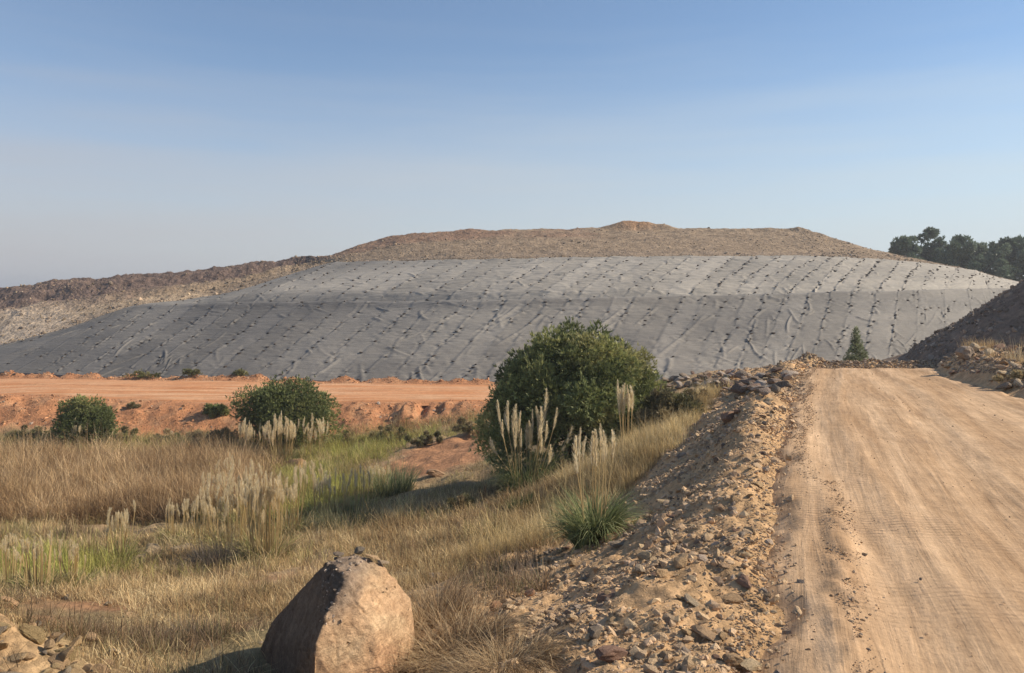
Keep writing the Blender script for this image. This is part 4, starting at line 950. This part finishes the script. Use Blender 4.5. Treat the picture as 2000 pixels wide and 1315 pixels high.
def tree(name, base, lobes, nspray, per, lsize, cols, label, cat, trunks=1, tr=.1, group=None, aspect=.28, shell=.55, upb=.5, th=None):
    """lobes: (x,y,z,r) relative to base"""
    root = empty(name, base, 0, label=label, cat=cat, group=group)
    L_ = np.array(lobes); vol = L_[:, 3]**2; k = rng.choice(len(L_), nspray, p=vol/vol.sum())
    d_ = rng.normal(size=(nspray, 3)); d_ /= np.linalg.norm(d_, axis=1)[:, None]
    rad = L_[k, 3]*(shell+(1-shell)*rng.random(nspray)**.6)*(1+.18*rng.normal(size=nspray)+.35*(rng.random(nspray) < .06))
    cen = L_[k, :3]+d_*rad[:, None]*np.array([1, 1, .9])
    kp = cen[:, 2] > .08; cen, d_, k = cen[kp], d_[kp], k[kp]
    lc = colmix(len(L_), cols, None, .2)[k]*np.exp(rng.normal(0, .12, (len(k), 1)))
    nr = d_+np.array([0, 0, upb]); sz_ = lsize*rng.uniform(.7, 1.3, len(k))
    V_, F_, C_ = leafset(cen, nr, sz_, lc, per, aspect)
    mesh('crown', V_, F_, M_leaf, C_, parent=root)
    parts = []
    top = L_[:, 2].mean(); 
    for q in range(trunks):
        a_ = random.uniform(0, 6.28); o1 = np.array([math.cos(a_), math.sin(a_), 0])*tr*(1.2 if trunks > 1 else 0)
        fork = np.array([o1[0]*3, o1[1]*3, (th or top*.45)])
        parts.append(tube(o1+[0, 0, -.15], fork, tr, tr*.7))
        for li in random.sample(range(len(L_)), min(len(L_), 9 if trunks == 1 else 5)):
            parts.append(tube(fork, L_[li, :3], tr*.5, tr*.1, .12))
    V_, F_, C_ = joinVF(parts); mesh('trunk', V_, F_, M_bark, C_, True, parent=root)
    return root
def dome(w_, dp, h_, n, r0, seed, z0=.25, rag=.12):
    r = random.Random(seed); out = []
    for i in range(n):
        ph = i*2.39996+r.uniform(-.25, .25); el = math.asin(-.1+1.08*(i+.5)/n) if i < n else 0; q = r.uniform(.86, 1)
        rr_ = r0*r.uniform(.65, 1.3); c_ = math.cos(el)
        out.append((math.cos(ph)*c_*(w_/2-rr_*.8)*q+r.gauss(0, rag*.5), math.sin(ph)*c_*(dp/2-rr_*.8)*q, max(rr_*.55, z0*h_+math.sin(el)*(h_*(1-z0)-rr_*.8)*q+r.gauss(0, rag)), rr_))
    for i in range(n//4): out.append((r.gauss(0, w_*.16), r.gauss(0, dp*.16), h_*r.uniform(.3, .65), r0*1.3))
    return out
WAT = [(.25, .27, .105), (.19, .21, .085), (.33, .335, .13), (.41, .385, .165), (.135, .155, .06)]
# the big wattle bush
kb = gy/F; lob = dome(378*kb, 310*kb, 272*kb, 84, 30*kb, 3, .28, .07)
# photo outline: broad shoulder to the left and right low skirts, flat-topped crown
lob += [(x_*kb, y_*kb, z_*kb, r_*kb) for x_, y_, z_, r_ in ((-160, -20, 45, 34), (-165, 0, 80, 30), (-120, -90, 30, 34), (-60, -130, 30, 34), (10, -140, 34, 34), (80, -120, 30, 34), (140, -70, 40, 36), (170, 0, 60, 30), (185, -20, 35, 28), (130, 10, 200, 26), (-10, 0, 262, 22), (40, -10, 255, 24))]
tree('wattle_bush', (gx, gy, gz-.1), lob, 34000, 7, 8.5*kb, WAT, 'large rounded dark green wattle bush in the middle of the scene', 'bush', 5, .10, aspect=.22)
def bushat(px, py, w_, h_, n, sp, label, name='wattle_bush', cols=WAT, seed=1, dp=None, r0=None, group=None, ls=.2, shell=.55):
    x_, y_, z_ = ground_hit(px, py)
    return tree(name, (x_, y_, z_-.08), dome(w_, dp or w_*.85, h_, n, r0 or h_*.17, seed), int(sp*1.5), 6, ls*.8, cols, label, 'bush', 3, .03*h_, group=group, aspect=.26, shell=shell)
DKG = [(.17, .195, .07), (.21, .235, .085), (.27, .275, .10), (.12, .14, .05)]
bushat(568, 872, 5.9, 4.2, 46, 9000, 'round dense dark green bush below the orange road', cols=DKG, seed=5)
bushat(165, 868, 3.5, 3.0, 26, 4000, 'smaller dark green bush near the left edge below the orange road', cols=DKG, seed=6)
bushat(422, 812, 1.6, .9, 12, 900, 'low green shrub overhanging the orange cut bank', 'shrub', DKG, 7)
random.seed(31)
SC = [(.25, .22, .11), (.32, .26, .14), (.18, .17, .08), (.38, .29, .16)]
for px, py, w_, h_, lb in ((60,860,2.8,1.2,'scrubby olive shrub at the left foot of the orange bank'),(110,862,1.8,.9,'low scrub left of the smaller dark bush'),(235,868,2.4,1.2,'olive shrub right of the smaller dark bush'),
   (320,868,2.6,1.0,'olive shrub at the foot of the bank left of the round bush'),(385,864,2.0,1.0,'dull shrub under the overhanging green one'),(435,872,2.2,1.5,'dark shrub touching the left of the round bush'),
   (680,865,1.8,.9,'green weed shrub right of the round bush'),(760,862,2.4,1.0,'yellow green shrub at the foot of the gullied bank'),(830,868,2.2,.8,'low shrub between the round bush and the big bush'),
   (918,845,2.0,1.0,'dull shrub left of the big bush against the orange bank'),(262,797,.8,.35,'tiny shrub on the lip of the orange bank')):
    bushat(px, py, w_, h_*.75, 12, 900, lb, 'shrub', SC, int(px), ls=.16)
clump('shrub', 770, 965, 700, 1.1, .02, [(.24, .27, .13), (.18, .21, .10), (.34, .33, .18)], .7, 'loose blue green shrub standing left of the far pampas clump', 'shrub', (.05, .7), (0, .6))
bushat(905, 1000, 1.0, .5, 8, 500, 'low shrub at the edge of the bush shadow', 'shrub', SC, 16, ls=.12)
clump('shrub', 680, 1035, 800, .8, .016, [(.16, .17, .09), (.22, .20, .12), (.12, .12, .07)], .9, 'low dull shrub in shade right of the middle stand', 'shrub', (.05, .9), (-.2, .6))
bushat(1310, 835, 2.2, 1.25, 16, 2200, 'straw topped olive shrub right of the big bush', 'shrub', [(.22, .19, .10), (.16, .15, .07), (.28, .23, .13)], 18, ls=.16)
bushat(1255, 850, 1.2, .9, 8, 900, 'green weed at the right skirt of the big bush', 'shrub', WAT, 19, ls=.14)
bushat(1350, 795, 1.4, .7, 8, 700, 'small green plant below the dark stone pile', 'shrub', SC, 20, ls=.12)
bushat(1985, 745, 1.2, .45, 8, 600, 'dry straw shrub at the right frame edge', 'shrub', [(.40, .32, .18)], 22, ls=.12)
# strip of weeds at the foot of the sheet
for px, w_, lb in ((275, 3.2, 'longest green weed strip along the foot of the sheet'), (375, 1.6, 'short green weed strip right of the longest one'), (470, 1.2, 'rightmost tiny weed patch at the foot of the sheet')):
    D = 65; x_ = (px-1000)/F*D; tree('weed', (x_, D, float(hg(x_, D))-.05), dome(w_, .8, .45, 9, .18, px), 500, 5, .16, [(.14, .15, .055), (.20, .19, .08)], lb, 'weed', 2, .02)
# small conifer beyond the bend
D = 38.; x_ = (1672-1000)/F*D; z_ = Z0+(HZ-722)/F*D; lob = []
random.seed(33)
for i in range(40):
    q = (i/39)**.9; r_ = (1-q)*.72+.04; a_ = i*2.4; rj = r_*random.uniform(.35, 1.15); lob.append((math.cos(a_)*rj*.85, math.sin(a_)*rj*.85, .12+q*1.95+random.uniform(-.08, .08), .06+.15*(1-q)))
tree('conifer', (x_, D, z_-.0), lob, 1700, 5, .12, [(.27, .30, .17), (.33, .35, .20), (.20, .23, .13)], 'small pointed conifer standing alone beyond the bend', 'tree', 1, .05, th=.8, aspect=.2, shell=.3)
# gum trees behind the hill
random.seed(35)
GT = [(1765, 462, 'leftmost open gum tree of the row behind the hill'), (1822, 446, 'tallest gum tree with a dense top, second from the left'), (1880, 462, 'third gum tree of the row with airy branches'),
      (1925, 470, 'fourth gum tree of the row, rather low and broad'), (1965, 466, 'fifth gum tree of the row near the frame edge'), (2005, 472, 'gum tree cut by the right frame edge'), (2060, 468, 'gum tree just beyond the right frame edge'),
      (1850, 480, 'low gum crown filling the gap right of the tallest tree'), (1905, 484, 'low broad gum crown between the third and fourth trees'), (1950, 482, 'low gum crown in front of the fifth tree'), (1795, 486, 'low crown between the first two gum trees')]
for i, (px, py, lb) in enumerate(GT):
    D = 150+random.uniform(-5, 6); x_ = (px-1000)/F*D; zt = Z0+(HZ-py)/F*D; zb = -8.1+Z0; H = zt-zb; r = random.Random(i+70); lob = []
    for k in range(38):
        q = r.uniform(.42, .98); wq = (3.6 if i not in (3, 4, 5) else 5.2)*math.sin(math.pi*min(1, (q-.3)/.8))+.3
        a_ = r.uniform(0, 6.28); rr_ = r.uniform(.4, .95); lob.append((math.cos(a_)*wq*r.uniform(.3, 1), math.sin(a_)*wq*r.uniform(.3, 1), q*H-rr_*.5, rr_))
    tree('gum_tree', (x_, D, zb), lob, 2600, 5, .62, [(.13, .17, .11), (.16, .20, .13), (.10, .135, .085)], lb, 'tree', 1, .3, th=H*.4, group='gum trees behind the hill', aspect=.4, shell=.45)
x_ = (1715-1000)/F*152; tree('gum_tree', (x_, 152, -8.1+Z0), dome(4, 4, 15.6, 20, 1., 91, .5), 1300, 5, .5, [(.06, .08, .045)], 'low distant tree crown just showing left of the gum row', 'tree', 1, .2, th=7, group='gum trees behind the hill', aspect=.4)

# ------------------------------------------------------------------ dusty air
bm = bmesh.new(); bmesh.ops.create_cube(bm, size=1); me = bpy.data.meshes.new('haze'); bm.to_mesh(me); bm.free()
hz = bpy.data.objects.new('haze', me); COL.objects.link(hz); hz.scale = (11200, 8400, 50); hz.location = (0, 0, 25-13)
mh = bpy.data.materials.new('dusty_air'); mh.use_nodes = True; nh = mh.node_tree; nh.nodes.clear()
pv = nh.nodes.new('ShaderNodeVolumePrincipled'); pv.inputs['Color'].default_value = (.82, .86, .92, 1); pv.inputs['Density'].default_value = .00055; pv.inputs['Anisotropy'].default_value = .2
oh = nh.nodes.new('ShaderNodeOutputMaterial'); nh.links.new(pv.outputs[0], oh.inputs['Volume']); me.materials.append(mh)
tag(hz, 'thin pale dusty air over the whole site', 'haze', kind='stuff')
